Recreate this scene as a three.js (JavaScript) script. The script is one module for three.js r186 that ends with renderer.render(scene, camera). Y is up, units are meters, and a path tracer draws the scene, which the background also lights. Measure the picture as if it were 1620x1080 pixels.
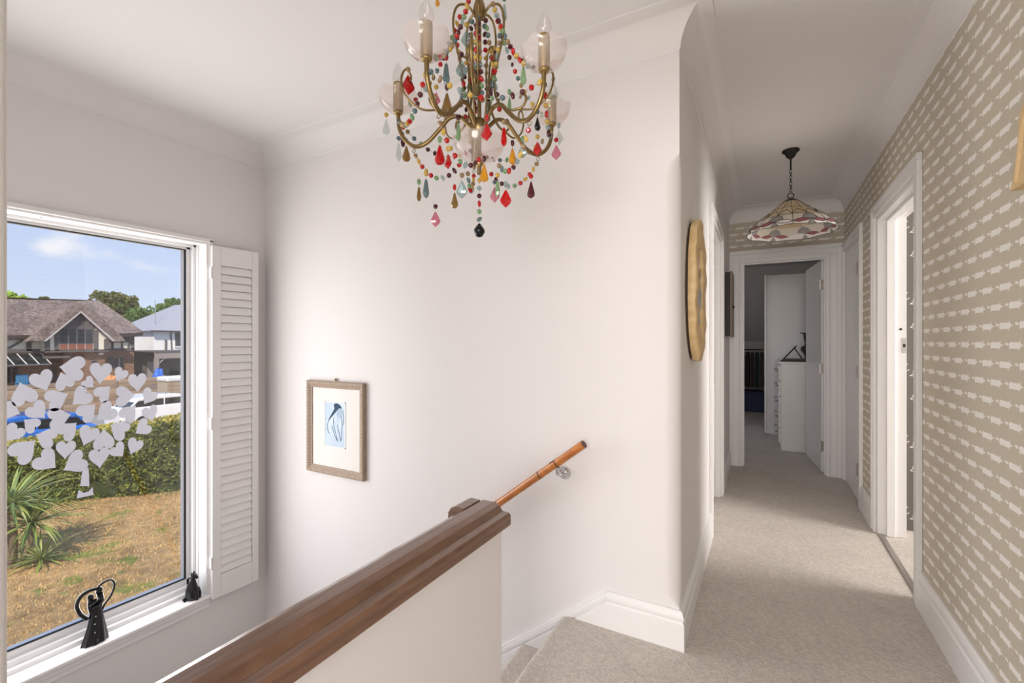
import * as THREE from 'three';
import { mergeGeometries, toCreasedNormals } from 'three/addons/utils/BufferGeometryUtils.js';
import { RoundedBoxGeometry } from 'three/addons/geometries/RoundedBoxGeometry.js';
import { ImprovedNoise } from 'three/addons/math/ImprovedNoise.js';
import { RectAreaLightUniformsLib } from 'three/addons/lights/RectAreaLightUniformsLib.js';

// ---------------------------------------------------------------- camera, sky, sun, window light, exposure
const scene = new THREE.Scene();
const renderer = new THREE.WebGLRenderer();
renderer.toneMapping = THREE.LinearToneMapping;
renderer.toneMappingExposure = 1.0;
renderer.shadowMap.enabled = true;
RectAreaLightUniformsLib.init();
const camera = new THREE.PerspectiveCamera(73.74, 1.5, 0.03, 300);
camera.position.set(0, 1.2, 0);
camera.rotation.set(0, THREE.MathUtils.degToRad(28.81), 0);

let seed = 12345;
const rnd = () => { seed = (seed * 1664525 + 1013904223) >>> 0; return seed / 4294967296; };
const rr = (a, b) => a + (b - a) * rnd();
const perlin = new ImprovedNoise();
const fbm = (x, y, z, o = 4) => { let s = 0, a = 0.5, f = 1; for (let i = 0; i < o; i++) { s += a * perlin.noise(x * f, y * f, z * f); a *= 0.5; f *= 2; } return s; };

function makeSky() {
  const w = 1024, h = 512, d = new Float32Array(w * h * 4);
  for (let j = 0; j < h; j++) for (let i = 0; i < w; i++) {
    const el = ((j + 0.5) / h - 0.5) * Math.PI, az = ((i + 0.5) / w - 0.5) * 2 * Math.PI;
    const y = Math.sin(el), x = Math.cos(el) * Math.cos(az), z = Math.cos(el) * Math.sin(az);
    const t = Math.pow(Math.max(0, y), 0.6);
    let r = 0.78 - 0.62 * t, g = 0.86 - 0.48 * t, b = 1.0 - 0.12 * t;
    if (y > 0.0) {
      const k = 1 / (y + 0.25);
      let c = fbm(x * k * 2.6 + 1.1, z * k * 2.6 + 4.7, 0.4, 5);
      c = THREE.MathUtils.smoothstep(c, 0.16, 0.36) * THREE.MathUtils.smoothstep(y, 0.03, 0.12) * 0.9;
      r += (1.0 - r) * c; g += (1.0 - g) * c; b += (1.02 - b) * c;
    }
    const q = (j * w + i) * 4; d[q] = r; d[q + 1] = g; d[q + 2] = b; d[q + 3] = 1;
  }
  const t = new THREE.DataTexture(d, w, h, THREE.RGBAFormat, THREE.FloatType);
  t.mapping = THREE.EquirectangularReflectionMapping; t.magFilter = THREE.LinearFilter; t.needsUpdate = true;
  return t;
}
const skyTexture = makeSky();
scene.background = skyTexture;
scene.environment = skyTexture;
scene.environmentIntensity = 1.0; scene.backgroundIntensity = 1.0;

const sun = new THREE.DirectionalLight(0xfff0dc, 4.2);
sun.position.set(12, 44, 26); sun.target.position.set(-20, 0, -8);
sun.castShadow = true; sun.shadow.mapSize.set(2048, 2048); sun.shadow.radius = 2;
Object.assign(sun.shadow.camera, { left: -60, right: 60, top: 60, bottom: -60, near: 1, far: 160 });
scene.add(sun, sun.target);

// light at the visible staircase window and at windows out of view (the fitting itself is built further down)
function windowLight(x, y, z, w, h, tx, ty, tz, power, color = 0xfffaf4) {
  const l = new THREE.RectAreaLight(color, power, w, h);
  l.position.set(x, y, z); l.lookAt(tx, ty, tz); scene.add(l);
}
windowLight(-3.03, 0.76, -0.85, 1.16, 1.92, 0, 0.76, -0.85, 4.5, 0xfffdfb);          // staircase window
windowLight(0.2, 1.45, 3.05, 1.8, 1.3, 0.2, 1.45, 0, 15.5);               // unseen window behind the camera, placed to light the corridor from the front
windowLight(3.3, 1.4, -3.0, 1.2, 1.3, 0, 1.4, -3.0, 21.0);               // unseen side bedroom window, placed to light the corridor through the doorway
windowLight(-1.45, 1.4, -6.4, 1.0, 1.1, 2, 1.4, -6.4, 1.3);              // unseen far room window, placed to light the chest and wardrobe

// ---------------------------------------------------------------- helpers
const V = (x, y, z) => new THREE.Vector3(x, y, z);
const used = {};
const numbered = (n) => { const k = used[n] = (used[n] ?? -1) + 1; return k ? n + '_' + String(k).padStart(3, '0') : n; };
function shade(o) { o.castShadow = true; o.receiveShadow = true; return o; }
function tag(o, label, category, group) { o.userData.label = label; if (category) o.userData.category = category; if (group) o.userData.group = group; return o; }
function thing(name, label, category, pos = [0, 0, 0], turn = 0, group) {
  const g = new THREE.Group(); g.name = numbered(name); g.position.set(...pos); g.rotation.y = turn; scene.add(g);
  return tag(g, label, category, group);
}
function mesh(name, geo, mat, parent) {
  const g = Array.isArray(geo) ? merge(geo) : geo;
  const m = shade(new THREE.Mesh(g, mat)); m.name = parent ? name : numbered(name); (parent || scene).add(m); return m;
}
function struct(name, geo, mat, label, parent) {
  const m = mesh(name, geo, mat, parent); if (!parent) m.userData.kind = 'structure'; if (label) m.userData.label = label; return m;
}
function clean(g) {
  let q = g.index ? g.toNonIndexed() : g;
  for (const k of Object.keys(q.attributes)) if (!['position', 'normal', 'uv'].includes(k)) q.deleteAttribute(k);
  if (!q.attributes.normal) q.computeVertexNormals();
  if (!q.attributes.uv) q.setAttribute('uv', new THREE.BufferAttribute(new Float32Array(q.attributes.position.count * 2), 2));
  return q;
}
const merge = (list) => mergeGeometries(list.map(clean));
// box given by its corners, uv in metres
function bx(x0, x1, y0, y1, z0, z1, r = 0) {
  const w = Math.abs(x1 - x0), h = Math.abs(y1 - y0), d = Math.abs(z1 - z0);
  let g = r ? new RoundedBoxGeometry(w, h, d, 2, Math.min(r, w / 2.01, h / 2.01, d / 2.01)) : new THREE.BoxGeometry(w, h, d);
  g = g.index ? g.toNonIndexed() : g;
  g.translate((x0 + x1) / 2, (y0 + y1) / 2, (z0 + z1) / 2);
  return metreUV(g);
}
function metreUV(g) {
  const p = g.attributes.position, n = g.attributes.normal, uv = new Float32Array(p.count * 2);
  for (let i = 0; i < p.count; i += 3) {
    const ax = Math.abs(n.getX(i) + n.getX(i + 1) + n.getX(i + 2)), ay = Math.abs(n.getY(i) + n.getY(i + 1) + n.getY(i + 2)), az = Math.abs(n.getZ(i) + n.getZ(i + 1) + n.getZ(i + 2));
    for (let k = i; k < i + 3; k++) {
      const X = p.getX(k), Y = p.getY(k), Z = p.getZ(k);
      const [u, v] = ax >= ay && ax >= az ? [-Z, Y] : ay >= az ? [X, Z] : [X, Y];
      uv[k * 2] = u; uv[k * 2 + 1] = v;
    }
  }
  g.setAttribute('uv', new THREE.BufferAttribute(uv, 2)); return g;
}
function tube(pts, r, seg = 24, rad = 8, closed = false) {
  const c = new THREE.CatmullRomCurve3(pts.map((p) => p.isVector3 ? p : V(...p)), closed, 'centripetal');
  return new THREE.TubeGeometry(c, seg, r, rad, closed);
}
function bar(a, b, r, rad = 8, r2 = r) {
  const A = V(...a), B = V(...b), d = B.clone().sub(A), g = new THREE.CylinderGeometry(r2, r, d.length(), rad);
  g.applyQuaternion(new THREE.Quaternion().setFromUnitVectors(V(0, 1, 0), d.clone().normalize())); g.translate(...A.add(B).multiplyScalar(0.5).toArray()); return g;
}
const lathe = (pts, seg = 24) => new THREE.LatheGeometry(pts.map((p) => new THREE.Vector2(...p)), seg);
function extrude(pts, depth, bevel = 0) {
  const s = new THREE.Shape(pts.map((p) => new THREE.Vector2(...p)));
  return new THREE.ExtrudeGeometry(s, { depth, bevelEnabled: bevel > 0, bevelSize: bevel, bevelThickness: bevel, bevelSegments: 2, curveSegments: 12 });
}
// sweep a profile [(d, y)...] along a polyline in the floor plane; d points to the left of travel
function sweep(profile, path, closed = false) {
  const n = path.length, off = [];
  for (let i = 0; i < n; i++) {
    const p = path[i], a = closed || i ? path[(i - 1 + n) % n] : null, b = closed || i < n - 1 ? path[(i + 1) % n] : null;
    const dir = (u, v) => { const x = v[0] - u[0], z = v[1] - u[1], l = Math.hypot(x, z); return [x / l, z / l]; };
    const d1 = a ? dir(a, p) : dir(p, b), d2 = b ? dir(p, b) : d1;
    const n1 = [d1[1], -d1[0]], n2 = [d2[1], -d2[0]], mx = n1[0] + n2[0], mz = n1[1] + n2[1], k = 2 / (mx * mx + mz * mz);
    off.push([mx * k, mz * k]);
  }
  const pos = [], segs = closed ? n : n - 1;
  const P = (i, j) => [path[i % n][0] + off[i % n][0] * profile[j][0], profile[j][1], path[i % n][1] + off[i % n][1] * profile[j][0]];
  for (let i = 0; i < segs; i++) for (let j = 0; j < profile.length - 1; j++) {
    const a = P(i, j), b = P(i + 1, j), c = P(i + 1, j + 1), d = P(i, j + 1);
    pos.push(...a, ...b, ...c, ...a, ...c, ...d);
  }
  const g = new THREE.BufferGeometry(); g.setAttribute('position', new THREE.Float32BufferAttribute(pos, 3)); g.computeVertexNormals();
  return toCreasedNormals(g, 0.6);
}
// ---------------------------------------------------------------- textures and materials
function dataTex(w, h, fn, srgb, rx = 1, ry = 1) {
  const d = new Uint8Array(w * h * 4);
  for (let j = 0; j < h; j++) for (let i = 0; i < w; i++) { const c = fn(i / w, j / h, i, j), q = (j * w + i) * 4; for (let k = 0; k < 3; k++) d[q + k] = Math.max(0, Math.min(255, Math.round(255 * (c.length ? c[k] : c)))); d[q + 3] = 255; }
  const t = new THREE.DataTexture(d, w, h); t.wrapS = t.wrapT = THREE.RepeatWrapping; t.magFilter = THREE.LinearFilter; t.repeat.set(rx, ry);
  if (srgb) t.colorSpace = THREE.SRGBColorSpace; t.needsUpdate = true; return t;
}
// value noise that repeats at the tile's edge
const hash = (i, j, k) => { let h = (i * 374761393 + j * 668265263 + k * 2147483647) | 0; h = Math.imul(h ^ (h >>> 13), 1274126177); return ((h ^ (h >>> 16)) >>> 0) / 4294967296; };
function tile(u, v, f, o = 3, s = 0) {
  let sum = 0, a = 0.6, n = Math.round(f);
  for (let k = 0; k < o; k++) {
    const x = u * n, y = v * n, i = Math.floor(x), j = Math.floor(y), fx = x - i, fy = y - j, sx = fx * fx * (3 - 2 * fx), sy = fy * fy * (3 - 2 * fy), q = Math.round(s) * 31 + k * 7 + n;
    const h = (p, r) => hash(((i + p) % n + n) % n, ((j + r) % n + n) % n, q);
    sum += a * ((h(0, 0) * (1 - sx) + h(1, 0) * sx) * (1 - sy) + (h(0, 1) * (1 - sx) + h(1, 1) * sx) * sy - 0.5); a *= 0.5; n *= 2;
  }
  return sum;
}
function canvasTex(w, h, draw, rx = 1, ry = 1) {
  const c = document.createElement('canvas'); c.width = w; c.height = h; draw(c.getContext('2d'), w, h);
  const t = new THREE.CanvasTexture(c); t.colorSpace = THREE.SRGBColorSpace; t.wrapS = t.wrapT = THREE.RepeatWrapping; t.repeat.set(rx, ry); return t;
}
const std = (r, g, b, rough = 0.6, extra = {}) => new THREE.MeshStandardMaterial({ color: new THREE.Color().setRGB(r, g, b), roughness: rough, ...extra });
const phys = (r, g, b, rough, extra) => new THREE.MeshPhysicalMaterial({ color: new THREE.Color().setRGB(r, g, b), roughness: rough, ...extra });

const plasterBump = dataTex(256, 256, (u, v) => 0.5 + 0.7 * tile(u, v, 14, 4), false, 1.2, 1.2);
const carpetBump = dataTex(512, 512, (u, v, i, j) => 0.5 + 0.6 * tile(u, v, 70, 3) + 0.15 * (rnd() - 0.5), false, 2.4, 2.4);
const carpetCol = dataTex(512, 512, (u, v) => { const k = 1 + 0.08 * tile(u, v, 6, 4) + 0.16 * tile(u, v, 90, 2, 9) + 0.08 * (rnd() - 0.5); return [0.80 * k, 0.768 * k, 0.735 * k]; }, true, 1.1, 1.1);
const M = {
  wall: std(0.80, 0.772, 0.765, 0.85, { bumpMap: plasterBump, bumpScale: 0.0006 }),
  ceiling: std(0.82, 0.795, 0.787, 0.9, { bumpMap: plasterBump, bumpScale: 0.0005 }),
  trim: std(0.86, 0.845, 0.84, 0.32),
  upvc: std(0.88, 0.875, 0.88, 0.25),
  shutter: std(0.85, 0.83, 0.815, 0.4),
  carpet: new THREE.MeshStandardMaterial({ map: carpetCol, roughness: 1, bumpMap: carpetBump, bumpScale: 0.004 }),
  black: std(0.012, 0.012, 0.014, 0.5),
  gasket: std(0.015, 0.016, 0.018, 0.6),
  blackGloss: phys(0.004, 0.004, 0.006, 0.22, { clearcoat: 0.5, clearcoatRoughness: 0.1, specularIntensity: 0.5 }),
  steel: std(0.62, 0.61, 0.6, 0.25, { metalness: 1 }),
  hinge: std(0.42, 0.39, 0.36, 0.4, { metalness: 0.9 }),
  brass: std(0.30, 0.215, 0.095, 0.36, { metalness: 1 }),
  brassDull: std(0.40, 0.29, 0.12, 0.45, { metalness: 0.9 }),
  pane: phys(1, 1, 1, 0, { transmission: 1, thickness: 0, ior: 1.45 }),
  bulbGlass: phys(0.93, 0.92, 0.92, 0.12, { transmission: 0.92, thickness: 0, ior: 1.5 }),
  dishGlass: phys(0.93, 0.87, 0.85, 0.12, { transmission: 0.78, thickness: 0, ior: 1.5 }),
  mirror: std(0.85, 0.87, 0.84, 0.03, { metalness: 1 }),
};
function wood(base, dark, rough, scaleU, scaleV, extra = {}) {
  const t = dataTex(256, 256, (u, v) => {
    const g = 0.5 + 0.5 * Math.sin(2 * Math.PI * (9 * v + 1.6 * tile(u, v, 3, 3))), f = tile(u, v * 1, 40, 2, 4);
    const k = Math.min(1, Math.max(0, 0.45 * g + 0.3 + 0.9 * f));
    return base.map((b, q) => b * k + dark[q] * (1 - k));
  }, true, scaleU, scaleV);
  return new THREE.MeshPhysicalMaterial({ map: t, roughness: rough, ...extra });
}
M.rail = wood([0.50, 0.37, 0.285], [0.38, 0.26, 0.185], 0.3, 0.8, 7, { clearcoat: 0.8, clearcoatRoughness: 0.16 });
M.oakGrey = wood([0.72, 0.64, 0.565], [0.52, 0.44, 0.375], 0.6, 3, 9);
M.paleWood = wood([0.88, 0.77, 0.585], [0.82, 0.69, 0.49], 0.55, 2, 2);
M.bamboo = wood([0.80, 0.50, 0.19], [0.66, 0.37, 0.11], 0.3, 1, 6, { clearcoat: 0.6, clearcoatRoughness: 0.2 });
M.bambooDark = std(0.07, 0.035, 0.018, 0.5);

// wallpaper: 0.122 m x 0.116 m repeat with two pale dogs
const paper = (bg, fg) => canvasTex(464, 464, (c, w, h) => {
  c.fillStyle = bg; c.fillRect(0, 0, w, h);
  c.globalAlpha = 0.05; for (let i = 0; i < 2500; i++) { c.fillStyle = rnd() > 0.5 ? '#fff' : '#000'; c.fillRect(rnd() * w, rnd() * h, 2, 2 + rnd() * 8); } c.globalAlpha = 1;
  c.fillStyle = fg;
  const dog = (x, y) => {
    c.beginPath();
    const p = [[-190, -8], [-150, -14], [-140, -34], [-132, -72], [-120, -34], [95, -38], [120, -14], [112, 36], [100, 38], [94, 64], [84, 38], [-100, 40], [-106, 72], [-118, 38], [-140, 26], [-155, 12], [-190, 8]];
    p.forEach(([a, b], i) => i ? c.lineTo(x + a, y + b) : c.moveTo(x + a, y + b)); c.fill();
    c.beginPath(); [[130, -8], [150, -28], [200, -30], [214, -10], [150, 8]].forEach(([a, b], i) => i ? c.lineTo(x + a, y + b) : c.moveTo(x + a, y + b)); c.fill();
    c.beginPath(); c.arc(x - 212, y, 6, 0, 7); c.fill();
  };
  for (const dx of [-w, 0, w]) for (const dy of [-h, 0, h]) { dog(232 + dx, 116 + dy); dog(dx, 348 + dy); }
}, 1 / 0.122, 1 / 0.116);
M.paper = new THREE.MeshStandardMaterial({ map: paper('#cbc1af', '#f4f0ea'), roughness: 0.8 });
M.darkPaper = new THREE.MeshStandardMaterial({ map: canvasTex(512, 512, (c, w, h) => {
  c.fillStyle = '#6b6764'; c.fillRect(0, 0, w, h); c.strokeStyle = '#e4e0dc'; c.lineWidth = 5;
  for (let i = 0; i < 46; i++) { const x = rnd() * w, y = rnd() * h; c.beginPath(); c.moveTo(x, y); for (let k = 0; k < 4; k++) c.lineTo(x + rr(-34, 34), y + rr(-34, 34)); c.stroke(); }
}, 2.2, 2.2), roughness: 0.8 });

// ---------------------------------------------------------------- room shell
const CEIL = 2.467, COVE = 2.345, LOW = -2.75;
// window wall with its opening
struct('wall_left', [bx(-3.22, -2.92, LOW, 2.6, -2.0, -1.51), bx(-3.22, -2.92, LOW, 2.6, -0.2, 0.0), bx(-3.22, -2.92, LOW, -0.33, -1.51, -0.2), bx(-3.22, -2.92, 1.79, 2.6, -1.51, -0.2)], M.wall, 'white plastered wall around the staircase window');
// picture wall turning into the corridor with a stopped bullnose corner
function cornerWall() {
  const ring = (r) => { const o = [[-2.92, -1.877]]; for (let i = 0; i <= 8; i++) { const a = i / 8 * Math.PI / 2; o.push([-0.284 - r + r * Math.sin(a), -1.877 - r + r * Math.cos(a)]); } o.push([-0.284, -3.10], [-0.404, -3.10], [-0.404, -1.997], [-2.92, -1.997]); return o; };
  const lev = [[LOW, 0.0005], [0.155, 0.0005], [0.165, 0.018], [0.19, 0.044], [0.23, 0.055], [1.86, 0.055], [1.90, 0.044], [1.925, 0.018], [1.935, 0.0005], [2.6, 0.0005]], pos = [], nor = [];
  for (let k = 0; k < lev.length - 1; k++) {
    const A = ring(lev[k][1]), B = ring(lev[k + 1][1]), ya = lev[k][0], yb = lev[k + 1][0], n = A.length;
    for (let i = 0; i < n; i++) {
      const j = (i + 1) % n, a = [A[i][0], ya, A[i][1]], b = [A[j][0], ya, A[j][1]], c = [B[j][0], yb, B[j][1]], d = [B[i][0], yb, B[i][1]]; pos.push(...a, ...b, ...c, ...a, ...c, ...d);
      const arc = (m) => { const t = (m - 1) / 8 * Math.PI / 2; return [Math.sin(t), 0, Math.cos(t)]; };
      const l = Math.hypot(A[j][0] - A[i][0], A[j][1] - A[i][1]), f = [-(A[j][1] - A[i][1]) / l, 0, (A[j][0] - A[i][0]) / l];
      const n0 = i >= 1 && i <= 8 ? arc(i) : f, n1 = i >= 1 && i <= 8 ? arc(i + 1) : f;
      nor.push(...n0, ...n1, ...n1, ...n0, ...n1, ...n0);
    }
  }
  const g = new THREE.BufferGeometry(); g.setAttribute('position', new THREE.Float32BufferAttribute(pos, 3)); g.setAttribute('normal', new THREE.Float32BufferAttribute(nor, 3)); return metreUV(g);
}
struct('wall_back', cornerWall(), M.wall, 'large white wall over the stairs with a rounded corner into the corridor');
struct('wall_corridor', [bx(-0.404, -0.284, 1.98, 2.6, -3.87, -3.10), bx(-0.404, -0.284, 0, 2.6, -5.02, -3.87)], M.wall, 'white corridor wall around the closed door');
struct('wall_end', [bx(-0.284, -0.187, 0, 2.6, -5.02, -4.905), bx(0.5216, 0.63, 0, 2.6, -5.02, -4.905), bx(-0.187, 0.5216, 1.974, 2.6, -5.02, -4.905)], M.paper, 'dog print wallpaper over the doorway at the corridor end');
struct('wall_right', [bx(0.63, 0.75, 0, 2.6, -2.745, -0.11), bx(0.63, 0.75, 1.98, 2.6, -3.61, -2.745), bx(0.63, 0.75, 0, 2.6, -4.13, -3.61), bx(0.63, 0.75, 1.98, 2.6, -4.83, -4.13), bx(0.63, 0.75, 0, 2.6, -5.02, -4.83)], M.paper, 'beige wallpaper with rows of small pale dogs');
struct('wall_near', [bx(-3.22, -0.545, LOW, 2.6, -0.1127, 0), bx(0.42, 0.75, 0, 2.6, -0.1127, 0), bx(-0.545, 0.42, 2.0, 2.6, -0.1127, 0)], M.wall, 'wall with the doorway the view is taken from');
struct('ceiling', bx(-3.22, 0.75, CEIL, 2.6, -5.02, 0), M.ceiling, 'white ceiling over stairs and corridor');
const covePath = [[-2.92, -0.1127], [0.63, -0.1127], [0.63, -4.905], [-0.284, -4.905], [-0.284, -1.877], [-2.92, -1.877]];
const coveProfile = [[0, COVE - 0.002], [0.004, COVE]]; for (let i = 1; i <= 12; i++) { const a = i / 12 * Math.PI / 2; coveProfile.push([0.004 + 0.118 * (1 - Math.cos(a)), COVE + 0.118 * Math.sin(a)]); } coveProfile.push([0.126, CEIL + 0.001]);
struct('trim_1', sweep(coveProfile, covePath, true), M.ceiling, 'white plaster coving along the ceiling edge');

// landing and corridor floor, the hole of the stairs to the left
struct('floor', [bx(-0.743, 0.63, -0.2, 0, -1.877, -0.1127), bx(-0.284, 0.63, -0.2, 0, -4.90, -1.877), bx(-0.53, 0.42, -0.2, 0, -0.1127, 0.0), bx(-0.404, -0.284, -0.2, 0, -3.87, -3.10), bx(0.63, 0.75, -0.2, 0, -4.83, -4.13), bx(0.63, 0.66, -0.2, 0, -3.61, -2.745)], M.carpet, 'grey beige fitted carpet of the landing and corridor');
struct('floor_hall', bx(-3.22, 0.75, -2.9, LOW, -2.0, 0), M.carpet, 'carpeted hall floor below the stairs');
struct('wall_under', [bx(-0.743, -0.70, LOW, -0.2, -1.05, -0.1127)], M.wall, 'wall below the landing edge');

// carpeted stairs
{
  const st = thing('staircase', 'grey carpeted staircase going down beside the white half wall', 'stairs', [0, 0, 0]);
  for (let k = 0; k < 9; k++) {
    const x1 = -0.743 - 0.2 * k + (k ? 0 : 0.0), y = k ? -0.16 * k - 0.025 : 0;
    if (!k) { mesh('nosing', bx(-0.778, -0.70, -0.062, 0.0006, -1.876, -1.05, 0.03), M.carpet, st); continue; }
    const g = [bx(x1 - 0.035, x1 + 0.2, y - 0.062, y, -1.876, -1.05, 0.03), bx(x1 - 0.005, x1 + 0.2, Math.max(LOW, y - 0.19), y - 0.02, -1.876, -1.05)];
    mesh('step', g, M.carpet, st);
  }
}
// skirting boards
const skirt = (h) => [[0, 0], [0.02, 0], [0.02, h * 0.68], [0.016, h * 0.71], [0.014, h * 0.74], [0.018, h * 0.78], [0.019, h * 0.84], [0.013, h * 0.95], [0.008, h], [0, h]];
struct('baseboard_left', sweep(skirt(0.15), [[-0.284, -3.03], [-0.284, -1.877], [-0.575, -1.877]]), M.trim, 'white skirting board round the rounded wall corner');
{
  const dx = 0.502, dy = 0.388, n = 4, shp = (o0, o1) => [[-0.575, o1], [-0.575 - dx * n, o1 - dy * n], [-0.575 - dx * n, o0 - dy * n], [-0.575, o0]];
  const g1 = extrude(shp(-0.22, 0.15), 0.014).translate(0, 0, -1.877), g2 = extrude(shp(-0.22, 0.103), 0.02).translate(0, 0, -1.877), g3 = extrude(shp(0.117, 0.135), 0.018).translate(0, 0, -1.877);
  struct('baseboard_stairs', [g1, g2, g3], M.trim, 'white skirting board sloping down along the stairs');
}
struct('baseboard_right', sweep(skirt(0.17), [[0.63, -0.1127], [0.63, -2.675]]), M.trim, 'tall white skirting board under the dog wallpaper');
struct('baseboard_right', sweep(skirt(0.17), [[0.63, -3.68], [0.63, -4.06]]), M.trim, 'short white skirting board between the two right doors');
struct('baseboard_corridor', sweep(skirt(0.15), [[-0.284, -4.905], [-0.284, -3.94]]), M.trim, 'white skirting board beyond the closed door');

// ---------------------------------------------------------------- doors
function architraveX(x, dir, z0, z1, top, w = 0.072) { // on a wall facing dir along x, opening z0..z1
  const t = 0.022 * dir, t2 = 0.013 * dir, g = [];
  for (const [a, b] of [[z0 - w, z0], [z1, z1 + w]]) {
    const o = a < z0 ? [a, a + w * 0.42] : [b - w * 0.42, b], q = a < z0 ? [b - 0.016, b - 0.004] : [a + 0.004, a + 0.016];
    g.push(bx(x, x + t2, 0, top - 0.0005, a + 0.001, b - 0.001, 0.003), bx(x + t2 * 0.4, x + t, 0, top + w * 0.58, o[0], o[1], 0.005), bx(x + t2 * 0.4, x + t * 0.8, 0, top - 0.001, q[0], q[1], 0.003));
  }
  g.push(bx(x, x + t2, top, top + w - 0.001, z0 - w + 0.001, z1 + w - 0.001, 0.003), bx(x + t2 * 0.4, x + t, top + w * 0.58 + 0.0005, top + w, z0 - w, z1 + w, 0.005), bx(x + t2 * 0.4, x + t * 0.8, top + 0.004, top + 0.016, z0 - 0.016, z1 + 0.016, 0.003));
  return g;
}
function architraveZ(z, dir, x0, x1, top, w = 0.072) {
  return architraveX(0, 1, x0, x1, top, w).map((g) => { g.applyMatrix4(new THREE.Matrix4().set(0, 0, 1, 0, 0, 1, 0, 0, dir, 0, 0, z, 0, 0, 0, 1)); if (dir > 0) { const p = g.attributes.position, q = g.attributes.normal; for (let i = 0; i < p.count; i += 3) for (const at of [p, q]) { const a = [at.getX(i + 1), at.getY(i + 1), at.getZ(i + 1)]; at.setXYZ(i + 1, at.getX(i + 2), at.getY(i + 2), at.getZ(i + 2)); at.setXYZ(i + 2, ...a); } } return g; });
}
function hingeAt(parent, x, y, z, along) {
  const g = along === 'x' ? [bx(x - 0.018, x + 0.018, y - 0.045, y + 0.045, z - 0.002, z + 0.002), bar([x, y - 0.047, z + 0.005], [x, y + 0.047, z + 0.005], 0.006)] : [bx(x - 0.002, x + 0.002, y - 0.045, y + 0.045, z - 0.018, z + 0.018), bar([x - 0.004, y - 0.047, z], [x - 0.004, y + 0.047, z], 0.006)];
  mesh('hinge', g, M.hinge, parent);
}
// closed door in the white corridor wall
{
  const f = struct('door_1', architraveX(-0.284, 1, -3.87, -3.10, 1.98), M.trim, 'white closed panelled door in the left corridor wall');
  mesh('lining', [bx(-0.404, -0.284, 0, 1.98, -3.10, -3.125), bx(-0.404, -0.284, 0, 1.98, -3.845, -3.87), bx(-0.404, -0.284, 1.955, 1.98, -3.845, -3.125)], M.trim, f);
  const l = mesh('door_leaf', [bx(-0.36, -0.322, 0.006, 1.952, -3.842, -3.128, 0.003)], M.trim, f);
  for (const [a, b] of [[0.2, 0.9], [1.05, 1.8]]) for (const z of [-3.66, -3.31]) mesh('panel_moulding', [bx(-0.322, -0.316, a, a + 0.02, z - 0.12, z + 0.12), bx(-0.322, -0.316, b - 0.02, b, z - 0.12, z + 0.12), bx(-0.322, -0.316, a, b, z - 0.12, z - 0.1), bx(-0.322, -0.316, a, b, z + 0.1, z + 0.12)], M.trim, l);
}
// doorway at the corridor end with its open leaf
{
  const f = struct('door_4', architraveZ(-4.905, 1, -0.187, 0.5216, 1.974, 0.096), M.trim, 'white doorway at the corridor end with its door open inwards');
  mesh('lining', [bx(-0.187, -0.165, 0, 1.974, -5.03, -4.9), bx(0.4996, 0.5216, 0, 1.974, -5.03, -4.9), bx(-0.165, 0.4996, 1.952, 1.974, -5.03, -4.9)], M.trim, f);
  mesh('door_stop', [bx(-0.165, -0.153, 0, 1.952, -4.97, -4.945), bx(0.4876, 0.4996, 0, 1.952, -4.97, -4.945), bx(-0.153, 0.4876, 1.94, 1.952, -4.97, -4.945)], M.trim, f);
  const leaf = bx(-0.038, 0, 0.006, 1.948, -0.68, 0, 0.003); leaf.rotateY(THREE.MathUtils.degToRad(6)); leaf.translate(0.512, 0, -5.035);
  const l = mesh('door_leaf', leaf, M.trim, f);
  for (const y of [0.24, 0.95, 1.72]) hingeAt(l, 0.478, y, -5.031, 'x');
}
// closed door near the end of the wallpapered wall
{
  const f = struct('door_2', architraveX(0.63, -1, -4.83, -4.13, 1.98), M.trim, 'white closed door beside the corridor end with steel hinges');
  mesh('lining', [bx(0.63, 0.75, 0, 1.98, -4.13, -4.15), bx(0.63, 0.75, 0, 1.98, -4.81, -4.83), bx(0.63, 0.75, 1.96, 1.98, -4.81, -4.15)], M.trim, f);
  const l = mesh('door_leaf', bx(0.63, 0.668, 0.006, 1.957, -4.808, -4.153, 0.003), M.trim, f);
  for (const y of [0.24, 0.97, 1.75]) hingeAt(l, 0.627, y, -4.235, 'z');
}
// open doorway into the side bedroom
{
  const f = struct('door_3', architraveX(0.63, -1, -3.61, -2.745, 1.98), M.trim, 'white open doorway in the wallpapered wall with a latch plate');
  mesh('lining', [bx(0.63, 0.77, 0, 1.98, -3.61, -3.585), bx(0.63, 0.77, 0, 1.98, -2.77, -2.745), bx(0.63, 0.77, 1.955, 1.98, -3.585, -2.77)], M.trim, f);
  mesh('door_stop', [bx(0.672, 0.715, 0, 1.955, -3.585, -3.568, 0.003), bx(0.672, 0.715, 0, 1.955, -2.787, -2.77, 0.003), bx(0.672, 0.715, 1.938, 1.955, -3.568, -2.787, 0.003)], M.trim, f);
  mesh('latch_plate', bx(0.748, 0.768, 1.13, 1.22, -3.586, -3.583), M.steel, f);
  mesh('latch_hole', [bx(0.752, 0.764, 1.165, 1.185, -3.584, -3.5825)], M.black, f);
  mesh('bolt_hole', bar([0.742, 1.275, -3.59], [0.742, 1.275, -3.583], 0.007, 12), M.black, f);
  mesh('threshold', bx(0.63, 0.66, -0.002, 0.006, -3.585, -2.77, 0.003), M.hinge, f);
}
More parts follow.
